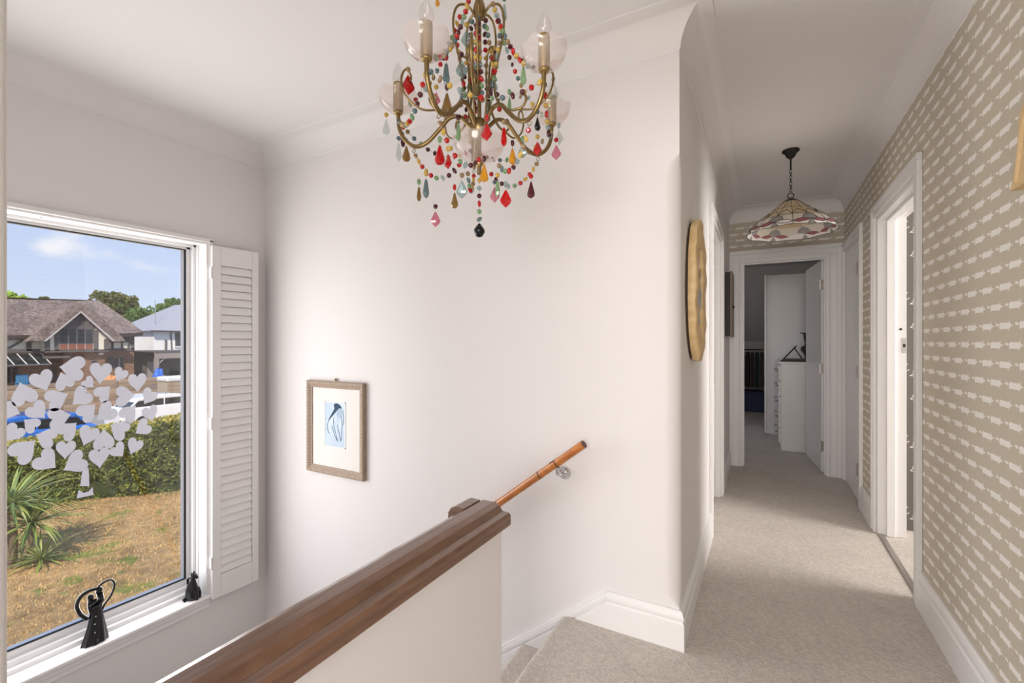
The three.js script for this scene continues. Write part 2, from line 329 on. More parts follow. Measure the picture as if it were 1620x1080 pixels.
// doorway around the camera
{
  const f = struct('trim_2', [bx(-0.624, -0.556, 0, 2.07, -0.13, -0.1127, 0.006), bx(-0.61, -0.575, 0, 2.07, -0.136, -0.125, 0.004)], M.trim, 'white door architrave at the left edge of the view');
  struct('trim_3', [bx(0.42, 0.49, 0, 2.07, -0.13, -0.1127, 0.005), bx(-0.624, 0.49, 2.0, 2.07, -0.13, -0.1127, 0.005)], M.trim, 'white door architrave beside the camera');
}

// ---------------------------------------------------------------- rooms around (their windows are out of view, placed to light corridor and far room)
function windowUnit(name, axis, at, a0, a1, y0, y1, label) { // frame and pane in a wall across the given axis
  const B = (a, b, c, d, t) => axis === 'x' ? bx(at - t, at + t, c, d, a, b, 0.004) : bx(a, b, c, d, at - t, at + t, 0.004);
  const f = struct(name, [B(a0, a0 + 0.06, y0, y1, 0.035), B(a1 - 0.06, a1, y0, y1, 0.035), B(a0, a1, y0, y0 + 0.06, 0.035), B(a0, a1, y1 - 0.06, y1, 0.035), B((a0 + a1) / 2 - 0.03, (a0 + a1) / 2 + 0.03, y0, y1, 0.03)], M.upvc, label);
  mesh('pane', axis === 'x' ? bx(at - 0.003, at + 0.003, y0 + 0.05, y1 - 0.05, a0 + 0.05, a1 - 0.05) : bx(a0 + 0.05, a1 - 0.05, y0 + 0.05, y1 - 0.05, at - 0.003, at + 0.003), M.pane, f);
}
// unseen bedroom behind the camera, its window placed to light the corridor
struct('floor_bedroom', bx(-1.9, 1.9, -0.2, 0, 0.0, 3.3), M.carpet, 'carpet of the unseen bedroom behind the camera');
struct('ceiling_bedroom', bx(-1.9, 1.9, CEIL, 2.6, 0, 3.3), M.ceiling, 'ceiling of the unseen bedroom behind the camera');
struct('wall_bedroom', [bx(-1.9, -1.8, 0, CEIL, 0, 3.3), bx(1.8, 1.9, 0, CEIL, 0, 3.3), bx(0.75, 1.8, 0, CEIL, -0.1, 0.0), bx(-1.8, -0.75, 0, CEIL, 3.2, 3.3), bx(1.15, 1.8, 0, CEIL, 3.2, 3.3), bx(-0.75, 1.15, 0, 0.75, 3.2, 3.3), bx(-0.75, 1.15, 2.15, CEIL, 3.2, 3.3)], M.wall, 'walls of the unseen bedroom behind the camera');
windowUnit('window_2', 'z', 3.25, -0.75, 1.15, 0.75, 2.15, 'unseen window behind the camera placed to light the corridor from the front');
// side bedroom
struct('floor_side', bx(0.66, 3.5, -0.2, -0.002, -3.75, -0.1), M.carpet, 'carpet of the side bedroom');
struct('ceiling_side', bx(0.75, 3.5, CEIL, 2.6, -3.85, -0.1), M.ceiling, 'ceiling of the side bedroom');
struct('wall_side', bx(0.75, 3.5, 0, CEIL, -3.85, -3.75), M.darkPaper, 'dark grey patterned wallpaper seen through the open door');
struct('wall_side', [bx(0.75, 3.4, 0, CEIL, -0.2, -0.1), bx(3.4, 3.5, 0, CEIL, -3.75, -3.65), bx(3.4, 3.5, 0, CEIL, -2.35, -0.1), bx(3.4, 3.5, 0, 0.7, -3.65, -2.35), bx(3.4, 3.5, 2.1, CEIL, -3.65, -2.35)], M.wall, 'window wall of the side bedroom');
windowUnit('window_3', 'x', 3.45, -3.65, -2.35, 0.7, 2.1, 'unseen side bedroom window placed to light the corridor');  // out of view; set here to send light through the open doorway
// far bedroom
struct('floor_far', bx(-1.7, 2.1, -0.2, 0, -9.9, -4.90), M.carpet, 'carpet of the far bedroom');
struct('ceiling_far', bx(-1.7, 2.1, 2.4, 2.6, -9.9, -5.02), M.ceiling, 'ceiling of the far bedroom');
struct('wall_far', [bx(-1.7, -0.404, 0, 2.4, -5.02, -4.92), bx(0.75, 2.1, 0, 2.4, -5.02, -4.92), bx(2.0, 2.1, 0, 2.4, -9.9, -5.02), bx(-1.7, 2.1, 0, 2.4, -9.9, -9.8), bx(-1.7, -1.6, 0, 2.4, -9.9, -7.0), bx(-1.7, -1.6, 0, 2.4, -5.9, -5.02), bx(-1.7, -1.6, 0, 0.8, -7.0, -5.9), bx(-1.7, -1.6, 2.0, 2.4, -7.0, -5.9)], M.wall, 'walls of the far bedroom');
windowUnit('window_4', 'x', -1.65, -7.0, -5.9, 0.8, 2.0, 'unseen far bedroom window placed to light the chest and wardrobe');  // hidden by the end wall; set here to light chest and wardrobe
struct('ceiling_slope', extrude([[-8.3, 2.4], [-9.8, 1.2], [-9.8, 2.4]], 3.6).rotateY(-Math.PI / 2).translate(2.0, 0, 0), M.ceiling, 'sloping attic ceiling at the back of the far bedroom');

// ---------------------------------------------------------------- the staircase window
{
  const f = struct('window_1', [
    bx(-3.09, -3.036, 1.752, 1.79, -1.51, -0.2, 0.004), bx(-3.09, -3.036, -0.33, -0.225, -1.51, -0.2, 0.004), bx(-3.09, -3.036, -0.33, 1.79, -1.51, -1.452, 0.004), bx(-3.09, -3.036, -0.33, 1.79, -0.258, -0.2, 0.004)], M.upvc, 'white framed staircase window overlooking the garden');
  mesh('pane', bx(-3.056, -3.048, -0.235, 1.76, -1.46, -0.25), M.pane, f);
  mesh('gasket', [bx(-3.047, -3.035, -0.225, 1.752, -1.4530, -1.446), bx(-3.047, -3.035, -0.226, -0.221, -1.452, -0.25), bx(-3.047, -3.035, 1.749, 1.7525, -1.452, -0.25)], M.gasket, f);
  mesh('inner_bead', [bx(-3.04, -3.01, -0.33, -0.262, -1.51, -0.2, 0.005), bx(-3.04, -2.985, -0.33, -0.29, -1.51, -0.2, 0.005), bx(-3.04, -3.005, -0.3, 1.79, -1.51, -1.475, 0.005), bx(-3.04, -2.985, -0.3, 1.79, -1.51, -1.492, 0.005), bx(-3.04, -3.005, 1.766, 1.79, -1.51, -0.2, 0.004)], M.upvc, f);
  mesh('window_board', [bx(-3.04, -2.885, -0.335, -0.312, -1.52, -0.15, 0.008), bx(-2.925, -2.898, -0.362, -0.33, -1.52, -0.15, 0.006), bx(-2.925, -2.908, -0.395, -0.36, -1.52, -0.15, 0.006)], M.trim, f);
  mesh('reveal_trim', [bx(-2.985, -2.90, -0.312, 1.80, -1.52, -1.497, 0.006), bx(-2.93, -2.893, -0.33, 1.81, -1.535, -1.51, 0.006), bx(-2.99, -2.905, 1.778, 1.80, -1.52, -0.2, 0.006), bx(-2.93, -2.893, 1.79, 1.815, -1.535, -0.2, 0.006)], M.trim, f);
  for (const z of [-0.80, -1.02, -1.045, -1.31]) mesh('screw_hole', bar([-2.94, 1.777, z], [-2.94, 1.781, z], 0.005, 10), M.black, f);
}
// louvred shutter folded back against the wall
{
  const s = thing('window_shutter', 'white louvred shutter panel folded open against the wall beside the window', 'shutter', [-2.895, -0.341, -1.517], -0.06);
  const W = 0.275, Hh = 2.115;
  mesh('stile', bx(0, 0.024, 0, Hh, -0.048, 0, 0.003), M.shutter, s); mesh('stile', bx(0, 0.024, 0, Hh, -W, -W + 0.04, 0.003), M.shutter, s);
  mesh('rail', bx(0, 0.024, 0, 0.135, -W + 0.04, -0.048, 0.003), M.shutter, s); mesh('rail', bx(0, 0.024, Hh - 0.115, Hh, -W + 0.04, -0.048, 0.003), M.shutter, s);
  mesh('back_panel', bx(0.0, 0.003, 0.13, Hh - 0.11, -W + 0.04, -0.048), M.shutter, s);
  const n = 38, y0 = 0.137, dy = (Hh - 0.117 - 0.137) / n, slat = new RoundedBoxGeometry(0.006, dy * 0.99, W - 0.09, 1, 0.002); slat.rotateZ(0.24);
  for (let i = 0; i < n; i++) { const m = mesh('slat', slat, M.shutter, s); m.position.set(0.0155, y0 + dy * (i + 0.5), -0.141); }
  for (const y of [0.22, 1.05, 1.95]) mesh('hinge', [bx(0.0, 0.027, y - 0.035, y + 0.035, 0.001, 0.006, 0.001), bar([0.026, y - 0.035, 0.006], [0.026, y + 0.035, 0.006], 0.005)], M.shutter, s);
}
// heart tree stickers on the pane
{
  const t = thing('tree_window_sticker', 'white tree sticker of many hearts on the window pane', 'sticker', [-3.043, 0.4, -1.0]);
  const vinyl = phys(0.96, 0.96, 1.0, 1, { transmission: 0.5, thickness: 0 });
  const sh = new THREE.Shape(); sh.moveTo(0, -0.55); sh.bezierCurveTo(0.12, -0.32, 0.52, -0.12, 0.5, 0.17); sh.bezierCurveTo(0.49, 0.44, 0.14, 0.52, 0, 0.24); sh.bezierCurveTo(-0.14, 0.52, -0.49, 0.44, -0.5, 0.17); sh.bezierCurveTo(-0.52, -0.12, -0.12, -0.32, 0, -0.55);
  const heart = new THREE.ExtrudeGeometry(sh, { depth: 0.0008, bevelEnabled: false, curveSegments: 8 });
  const H = [[-0.831, 1.014, 0.105, 70], [-0.91, 1.001, 0.091, 250], [-0.946, 1.065, 0.126, 188], [-1.003, 0.988, 0.066, 45], [-1.053, 1.04, 0.115, 95], [-1.137, 1.023, 0.079, 120], [-1.213, 0.978, 0.106, 88], [-0.769, 0.95, 0.113, 255], [-0.881, 0.916, 0.108, -22], [-0.977, 0.918, 0.105, 142], [-1.062, 0.928, 0.093, -42], [-1.153, 0.903, 0.111, 0], [-1.268, 0.891, 0.095, 125], [-0.814, 0.869, 0.095, 50], [-0.889, 0.823, 0.109, -10], [-0.997, 0.837, 0.102, -40], [-1.077, 0.826, 0.113, 145], [-1.173, 0.805, 0.104, -45], [-1.273, 0.795, 0.096, 75], [-0.724, 0.881, 0.082, 25], [-0.794, 0.805, 0.076, 222], [-0.736, 0.777, 0.088, 130], [-0.847, 0.733, 0.099, 205], [-0.924, 0.755, 0.099, -40], [-1.003, 0.719, 0.105, 115], [-1.134, 0.723, 0.111, 212], [-1.24, 0.717, 0.098, 150], [-1.066, 0.679, 0.112, 270], [-0.767, 0.686, 0.12, -40], [-0.916, 0.665, 0.094, 95], [-0.844, 0.623, 0.113, 45], [-0.954, 0.587, 0.118, 155], [-1.047, 0.596, 0.107, 88], [-1.126, 0.614, 0.087, 55], [-1.2, 0.624, 0.093, 118]];
  let hi = 0;
  for (const [z, y, w, a] of H) {
    const m = mesh('heart', heart.clone().rotateZ(THREE.MathUtils.degToRad(90 - a)).scale(w * 0.80, w * 1.0, 1).rotateY(Math.PI / 2), vinyl, t);
    // sticker plane: local x runs towards -z, local z into the room
    m.position.set((hi++ % 6) * 0.0002, y - 0.4, z + 1.0);
  }
  const flat = (p) => new THREE.ExtrudeGeometry(new THREE.Shape(p.map(([z, y]) => new THREE.Vector2(-z - 1.0, y - 0.4))), { depth: 0.0008, bevelEnabled: false }).rotateY(Math.PI / 2);
  mesh('trunk', flat([[-0.971, 0.464], [-1.007, 0.454], [-1.005, 0.52], [-1.003, 0.549], [-0.985, 0.553], [-0.978, 0.53]]), vinyl, t);
  mesh('trunk_base', flat([[-0.965, 0.446], [-0.957, 0.405], [-1.023, 0.404], [-1.02, 0.447], [-1.005, 0.428], [-0.985, 0.425]]), vinyl, t);
}

// ---------------------------------------------------------------- half wall with wooden cap
struct('wall_half', bx(-0.684, -0.587, -0.2, 0.725, -1.015, -0.1127, 0.006), M.wall, 'low white half wall beside the stairs');
{
  const c = thing('handrail_cap', 'dark brown moulded wooden cap along the top of the half wall', 'handrail', [-0.634, 0.722, 0]);
  const prof = [[-0.060, 0.0], [0.056, 0.0], [0.060, 0.004], [0.060, 0.026], [0.056, 0.031], [0.040, 0.033], [0.037, 0.031], [0.034, 0.036], [0.026, 0.046], [0.010, 0.052], [-0.02, 0.052], [-0.036, 0.046], [-0.042, 0.036], [-0.046, 0.033], [-0.056, 0.031], [-0.060, 0.026]];
  const g = extrude(prof, 0.90, 0.002); g.translate(0, 0, -1.033);
  const uv = g.attributes.uv, p = g.attributes.position; for (let i = 0; i < p.count; i++) uv.setXY(i, p.getZ(i), p.getX(i) + p.getY(i)); 
  mesh('cap', g, M.rail, c);
  const e = extrude([[-0.078, 0.0], [-0.034, 0.0], [-0.034, 0.05], [-0.058, 0.051], [-0.07, 0.046], [-0.078, 0.034]], 0.075, 0.003); e.translate(0, 0, -1.03); mesh('end_block', e, M.rail, c);
}
// bamboo handrail on the picture wall
{
  const a = Math.atan2(0.306, 0.398), L = 2.2, r = thing('bamboo_handrail', 'orange bamboo handrail sloping down the wall above the stairs', 'handrail', [-0.652, 0.772, -1.807]);
  const dir = V(-Math.cos(a), -Math.sin(a), 0), pt = (s) => dir.clone().multiplyScalar(s).toArray();
  const up = new THREE.Quaternion().setFromUnitVectors(V(0, 1, 0), dir);
  const pts = [[0.0001, 0], [0.0165, 0], [0.0175, 0.003]]; const nodes = [0.155, 0.255, 0.52, 0.83, 1.2, 1.6, 2.0];
  for (const n of nodes) pts.push([0.0175, n - 0.02], [0.0185, n - 0.006], [0.0165, n], [0.0185, n + 0.006], [0.0175, n + 0.02]); pts.push([0.0175, L], [0.0001, L]);
  const g = lathe(pts, 20); g.applyQuaternion(up); mesh('cane', g, M.bamboo, r);
  for (const n of nodes) { const b = new THREE.CylinderGeometry(0.0178, 0.0178, 0.006, 20, 1, true); b.translate(0, n, 0); b.applyQuaternion(up); mesh('node_ring', b, M.bambooDark, r); }
  for (const [s, t] of [[0.045, 1.9], [0.17, 0.9], [0.235, 2.4]]) { const b = new THREE.CylinderGeometry(0.0185, 0.0183, 0.022, 8, 1, true, t, 0.7); b.translate(0, s, 0); b.applyQuaternion(up); mesh('bud_scar', b, M.bambooDark, r); }
  { const b = new THREE.CylinderGeometry(0.0186, 0.0184, 0.11, 8, 1, true, 3.6, 0.5); b.translate(0, 0.2, 0); b.applyQuaternion(up); mesh('bark_strip', b, M.bambooDark, r); }
  { const b = new THREE.CylinderGeometry(0.0166, 0.0166, 0.002, 20); b.translate(0, -0.001, 0); b.applyQuaternion(up); mesh('cut_end', b, M.bambooDark, r); }
  for (const s of [0.155, 1.45]) {
    const p = pt(s), br = mesh('bracket', [tube([[p[0], p[1] - 0.018, 0], [p[0], p[1] - 0.045, -0.006], [p[0] + 0.004, p[1] - 0.06, -0.03], [p[0] + 0.006, p[1] - 0.058, -0.062]], 0.006, 16, 8), bx(p[0] - 0.02, p[0] + 0.02, p[1] - 0.024, p[1] - 0.017, -0.008, 0.008, 0.003), new THREE.CylinderGeometry(0.027, 0.029, 0.006, 24).rotateX(Math.PI / 2).translate(p[0] + 0.008, p[1] - 0.058, -0.066)], M.steel, r);
    for (let k = 0; k < 3; k++) { const q = k * 2.094 + 0.6; mesh('screw', new THREE.SphereGeometry(0.004, 8, 6).translate(p[0] + 0.008 + 0.018 * Math.cos(q), p[1] - 0.058 + 0.018 * Math.sin(q), -0.062), M.hinge, br); }
  }
}
// ---------------------------------------------------------------- framed picture
{
  const f = thing('framed_picture', 'grey oak framed blue figure sketch on the white stair wall', 'picture', [-2.226, 0.406, -1.876]);
  const w = 0.245, h = 0.556, b = 0.042;
  const prof = (len) => extrude([[0, 0], [b, 0], [b, 0.012], [b * 0.75, 0.016], [b * 0.45, 0.024], [0.006, 0.026], [0, 0.022]], len);
  const side = (len) => { const g = prof(len); const p = g.attributes.position; for (let i = 0; i < p.count; i++) { const z = p.getZ(i), x = p.getX(i); p.setZ(i, z < len / 2 ? x : len - x); } g.computeVertexNormals(); return metreUV(g); };
  const put = (g, m) => g.applyMatrix4(m);
  const bot = put(side(2 * w), new THREE.Matrix4().set(0, 0, 1, -w, 1, 0, 0, 0, 0, 1, 0, 0, 0, 0, 0, 1)), top = put(side(2 * w), new THREE.Matrix4().set(0, 0, -1, w, -1, 0, 0, h, 0, 1, 0, 0, 0, 0, 0, 1));
  const lef = put(side(h), new THREE.Matrix4().set(1, 0, 0, -w, 0, 0, -1, h, 0, 1, 0, 0, 0, 0, 0, 1)), rig = put(side(h), new THREE.Matrix4().set(-1, 0, 0, w, 0, 0, 1, 0, 0, 1, 0, 0, 0, 0, 0, 1));
  for (const g of [bot, top, lef, rig]) mesh('frame_bar', g, M.oakGrey, f);
  mesh('mount', bx(-w + 0.03, w - 0.03, 0.03, h - 0.03, 0.004, 0.008), std(0.80, 0.765, 0.735, 0.9), f);
  const art = canvasTex(256, 400, (c, W, H2) => {
    c.fillStyle = '#c3d3e3'; c.fillRect(0, 0, W, H2);
    c.globalAlpha = 0.12; for (let i = 0; i < 60; i++) { c.fillStyle = rnd() > 0.5 ? '#b9d0e4' : '#fff'; c.beginPath(); c.ellipse(rnd() * W, rnd() * H2, 20 + rnd() * 40, 12 + rnd() * 30, rnd() * 3, 0, 7); c.fill(); } c.globalAlpha = 1;
    c.fillStyle = '#2c4a63'; c.beginPath(); c.ellipse(165, 42, 52, 30, 0.3, 0, 7); c.fill(); c.beginPath(); c.moveTo(130, 50); c.quadraticCurveTo(90, 100, 40, 170); c.lineTo(70, 150); c.quadraticCurveTo(120, 110, 160, 70); c.fill();
    c.fillStyle = '#a9bed1'; c.beginPath(); c.ellipse(190, 95, 36, 46, 0.2, 0, 7); c.fill();
    c.strokeStyle = '#436886'; c.lineWidth = 8;
    const ln = (...p) => { c.beginPath(); c.moveTo(p[0], p[1]); c.bezierCurveTo(...p.slice(2)); c.stroke(); };
    ln(70, 150, 20, 190, 20, 250, 60, 290); ln(120, 140, 90, 180, 130, 250, 160, 340); ln(160, 200, 170, 260, 200, 300, 200, 345); ln(215, 120, 220, 180, 225, 240, 205, 340); ln(90, 210, 110, 280, 140, 330, 170, 350); ln(225, 70, 250, 110, 240, 170, 230, 200);
  });
  const pic = new THREE.MeshStandardMaterial({ map: art, roughness: 0.9 });
  mesh('sketch', new THREE.PlaneGeometry(0.172, 0.265).translate(-0.005, 0.30, 0.0092), pic, f);
  mesh('mount_bevel', [bx(-0.097, 0.087, 0.431, 0.437, 0.008, 0.0105), bx(-0.097, 0.087, 0.163, 0.169, 0.008, 0.0105), bx(-0.097, -0.091, 0.163, 0.437, 0.008, 0.0105), bx(0.081, 0.087, 0.163, 0.437, 0.008, 0.0105)], std(0.84, 0.82, 0.80, 0.8), f);
  mesh('pane', bx(-w + 0.035, w - 0.035, 0.035, h - 0.035, 0.0125, 0.014), phys(1, 1, 1, 0, { transmission: 1, thickness: 0, ior: 1.45, specularIntensity: 0.03 }), f);
  tag(mesh('picture_hook', [new THREE.SphereGeometry(0.008, 12, 8).translate(0, 0, 0.01), bar([0, 0, 0], [0, 0, 0.008], 0.003)], M.brass), 'small brass nail head above the framed sketch', 'nail').position.set(-2.222, 0.974, -1.876);
}
// ---------------------------------------------------------------- oval mirror in the corridor
{
  const m = thing('oval_mirror', 'oval wall mirror in a pale carved wooden frame near the wall corner', 'mirror', [-0.284, 1.43, -2.21]);
  const R1 = 0.20, R2 = 0.32, n = 72, pos = [], idx = [], ring = 10;
  const T = [[0, 0.0], [0, 0.026], [0.006, 0.033], [0.035, 0.034], [0.075, 0.032], [0.1, 0.032], [0.11, 0.030], [0.115, 0.024], [0.115, 0.0], [0.02, 0.0]];
  for (let i = 0; i < n; i++) { const a = i / n * Math.PI * 2, wv = 0.004 * Math.sin(a * 5 + 1) + 0.003 * Math.sin(a * 11) + 0.0025 * Math.sin(a * 17 + 2); T.forEach(([d, x], k) => { const q = d + (k >= 4 ? wv * 1.6 : wv * 0.4); pos.push(x + (k > 1 && k < 8 ? wv * 0.6 : 0) + 0.012, (R2 - q) * Math.sin(a), (R1 - q) * Math.cos(a)); }); }
  for (let i = 0; i < n; i++) for (let k = 0; k < ring; k++) { const a = i * ring + k, b = ((i + 1) % n) * ring + k, c = ((i + 1) % n) * ring + (k + 1) % ring, d = i * ring + (k + 1) % ring; idx.push(a, c, b, a, d, c); }
  const g = new THREE.BufferGeometry(); g.setAttribute('position', new THREE.Float32BufferAttribute(pos, 3)); g.setIndex(idx); g.computeVertexNormals();
  mesh('frame', metreUV(g.toNonIndexed()), M.paleWood, m);
  const el = new THREE.CylinderGeometry(1, 1, 0.004, 48).rotateZ(Math.PI / 2); mesh('mirror_glass', el.clone().scale(1, R2 - 0.1, R1 - 0.1).translate(0.034, 0, 0), M.mirror, m);
  mesh('backing', el.clone().scale(3, R2 - 0.012, R1 - 0.012).translate(0.008, 0, 0), std(0.05, 0.035, 0.02, 0.9), m);
}
{
  const p = thing('wall_plaque', 'pale wooden flared frame edge hanging on the dog wallpaper', 'wall decoration', [0.63, 1.617, -1.47]);
  const s = [[-0.29, 0], [-0.262, 0.06], [-0.25, 0.13], [-0.238, 0.19], [-0.2, 0.22], [0.2, 0.22], [0.238, 0.19], [0.25, 0.13], [0.262, 0.06], [0.29, 0]];
  const g = extrude(s.map(([a, b]) => [a, b]), 0.024, 0.003).rotateY(-Math.PI / 2); g.translate(-0.004, 0, 0); mesh('board', metreUV(g.toNonIndexed ? clean(g) : g), M.paleWood, p);
  mesh('carved_rim', tube([[-0.03, 0.01, -0.255], [-0.03, 0.1, -0.232], [-0.03, 0.18, -0.2], [-0.03, 0.2, 0], [-0.03, 0.18, 0.2], [-0.03, 0.1, 0.232], [-0.03, 0.01, 0.255]], 0.008, 40, 8), M.paleWood, p);
}
{
  const p = thing('hanging_board', 'narrow grey brown framed board at the corridor end beyond the white door', 'picture', [-0.284, 1.25, -4.5]);
  mesh('frame', [bx(0, 0.04, 0, 0.55, -0.16, 0.16, 0.004)], M.black, p);
  mesh('front_board', bx(0.038, 0.056, -0.01, 0.56, -0.17, 0.15, 0.004), std(0.30, 0.265, 0.225, 0.7), p);
  mesh('hook', new THREE.SphereGeometry(0.012, 8, 6).translate(0.062, 0.25, 0.1), M.black, p);
}
// ---------------------------------------------------------------- ornaments on the window board
{
  const o = thing('couple_figurine', 'black glossy embracing couple figurine with a heart ribbon on the window board', 'figurine', [-2.945, -0.312, -0.995]);
  // gown: a fluted flaring column
  const n = 40, lv = [[0, 0.052, 0.036], [0.02, 0.049, 0.034], [0.06, 0.040, 0.029], [0.10, 0.032, 0.024], [0.14, 0.026, 0.020], [0.17, 0.023, 0.017], [0.19, 0.026, 0.016], [0.205, 0.022, 0.014], [0.212, 0.010, 0.010]], pos = [], idx = [];
  lv.forEach(([y, a, b], k) => { for (let i = 0; i < n; i++) { const t = i / n * Math.PI * 2, f = 1 + 0.07 * Math.sin(t * 9) * (1 - y / 0.2); pos.push(b * f * Math.cos(t), y, a * f * Math.sin(t) - 0.006 * Math.sin(y * 14)); } });
  for (let k = 0; k < lv.length - 1; k++) for (let i = 0; i < n; i++) { const a = k * n + i, b = k * n + (i + 1) % n; idx.push(a, a + n, b, b, a + n, b + n); }
  const g = new THREE.BufferGeometry(); g.setAttribute('position', new THREE.Float32BufferAttribute(pos, 3)); g.setIndex(idx); g.computeVertexNormals();
  mesh('gown', g, M.blackGloss, o);
  const head = (z, y, r, tilt) => new THREE.SphereGeometry(r, 16, 12).scale(0.85, 1.2, 0.95).rotateX(tilt).translate(0, y, z);
  mesh('man', [head(-0.018, 0.250, 0.015, -0.4), tube([[0, 0.17, -0.016], [0, 0.205, -0.024], [0, 0.235, -0.02]], 0.013, 12, 10), tube([[0.008, 0.2, -0.03], [0.02, 0.19, -0.012], [0.018, 0.178, 0.016]], 0.008, 12, 8)], M.blackGloss, o);
  mesh('woman', [head(0.016, 0.232, 0.014, 0.4), tube([[0, 0.16, 0.012], [0, 0.195, 0.018], [0, 0.222, 0.016]], 0.011, 12, 10), tube([[0.008, 0.19, 0.022], [0.018, 0.205, 0.0], [0.01, 0.216, -0.02]], 0.007, 12, 8)], M.blackGloss, o);
  const rib = (pts) => { const q = tube(pts, 0.009, 40, 8); const p = q.attributes.position; return q; };
  mesh('heart_ribbon', [rib([[0, 0.13, 0.03], [0, 0.175, 0.058], [0, 0.225, 0.068], [0, 0.258, 0.05], [0, 0.268, 0.02], [0, 0.265, -0.008]]), tube([[0, 0.262, -0.004], [0, 0.283, -0.034], [0, 0.282, -0.066], [0, 0.255, -0.08], [0, 0.205, -0.066], [0, 0.16, -0.034], [0, 0.12, -0.022]], 0.0055, 40, 8)], M.blackGloss, o);
  for (const [y, z] of [[0.02, 0.0], [0.06, 0.008], [0.1, 0.006], [0.135, 0.002]]) mesh('gem', new THREE.SphereGeometry(0.0035, 8, 6).translate(0.034 - y * 0.11, y, z), M.steel, o);
}
{
  const o = thing('cat_figurine', 'small black glossy cat figurine in the corner of the window board', 'figurine', [-2.935, -0.312, -1.437], 0.6);
  mesh('body', [lathe([[0.001, 0], [0.034, 0.002], [0.038, 0.02], [0.034, 0.055], [0.026, 0.085], [0.018, 0.11], [0.012, 0.122], [0.001, 0.125]], 20).scale(1, 1, 0.8), tube([[0.024, 0.06, 0.014], [0.034, 0.03, 0.016], [0.034, 0.002, 0.014]], 0.008, 10, 8), tube([[0.024, 0.06, -0.014], [0.034, 0.03, -0.016], [0.034, 0.002, -0.014]], 0.008, 10, 8), tube([[-0.03, 0.008, 0], [-0.036, 0.008, 0.02], [-0.02, 0.007, 0.034]], 0.006, 12, 8)], M.blackGloss, o);
  mesh('head', [new THREE.SphereGeometry(0.02, 16, 12).scale(1.05, 0.9, 1.05).translate(0.008, 0.132, 0), new THREE.SphereGeometry(0.009, 10, 8).translate(0.026, 0.126, 0), new THREE.ConeGeometry(0.008, 0.018, 8).translate(0.004, 0.154, 0.011), new THREE.ConeGeometry(0.008, 0.018, 8).translate(0.004, 0.154, -0.011)], M.blackGloss, o);
}
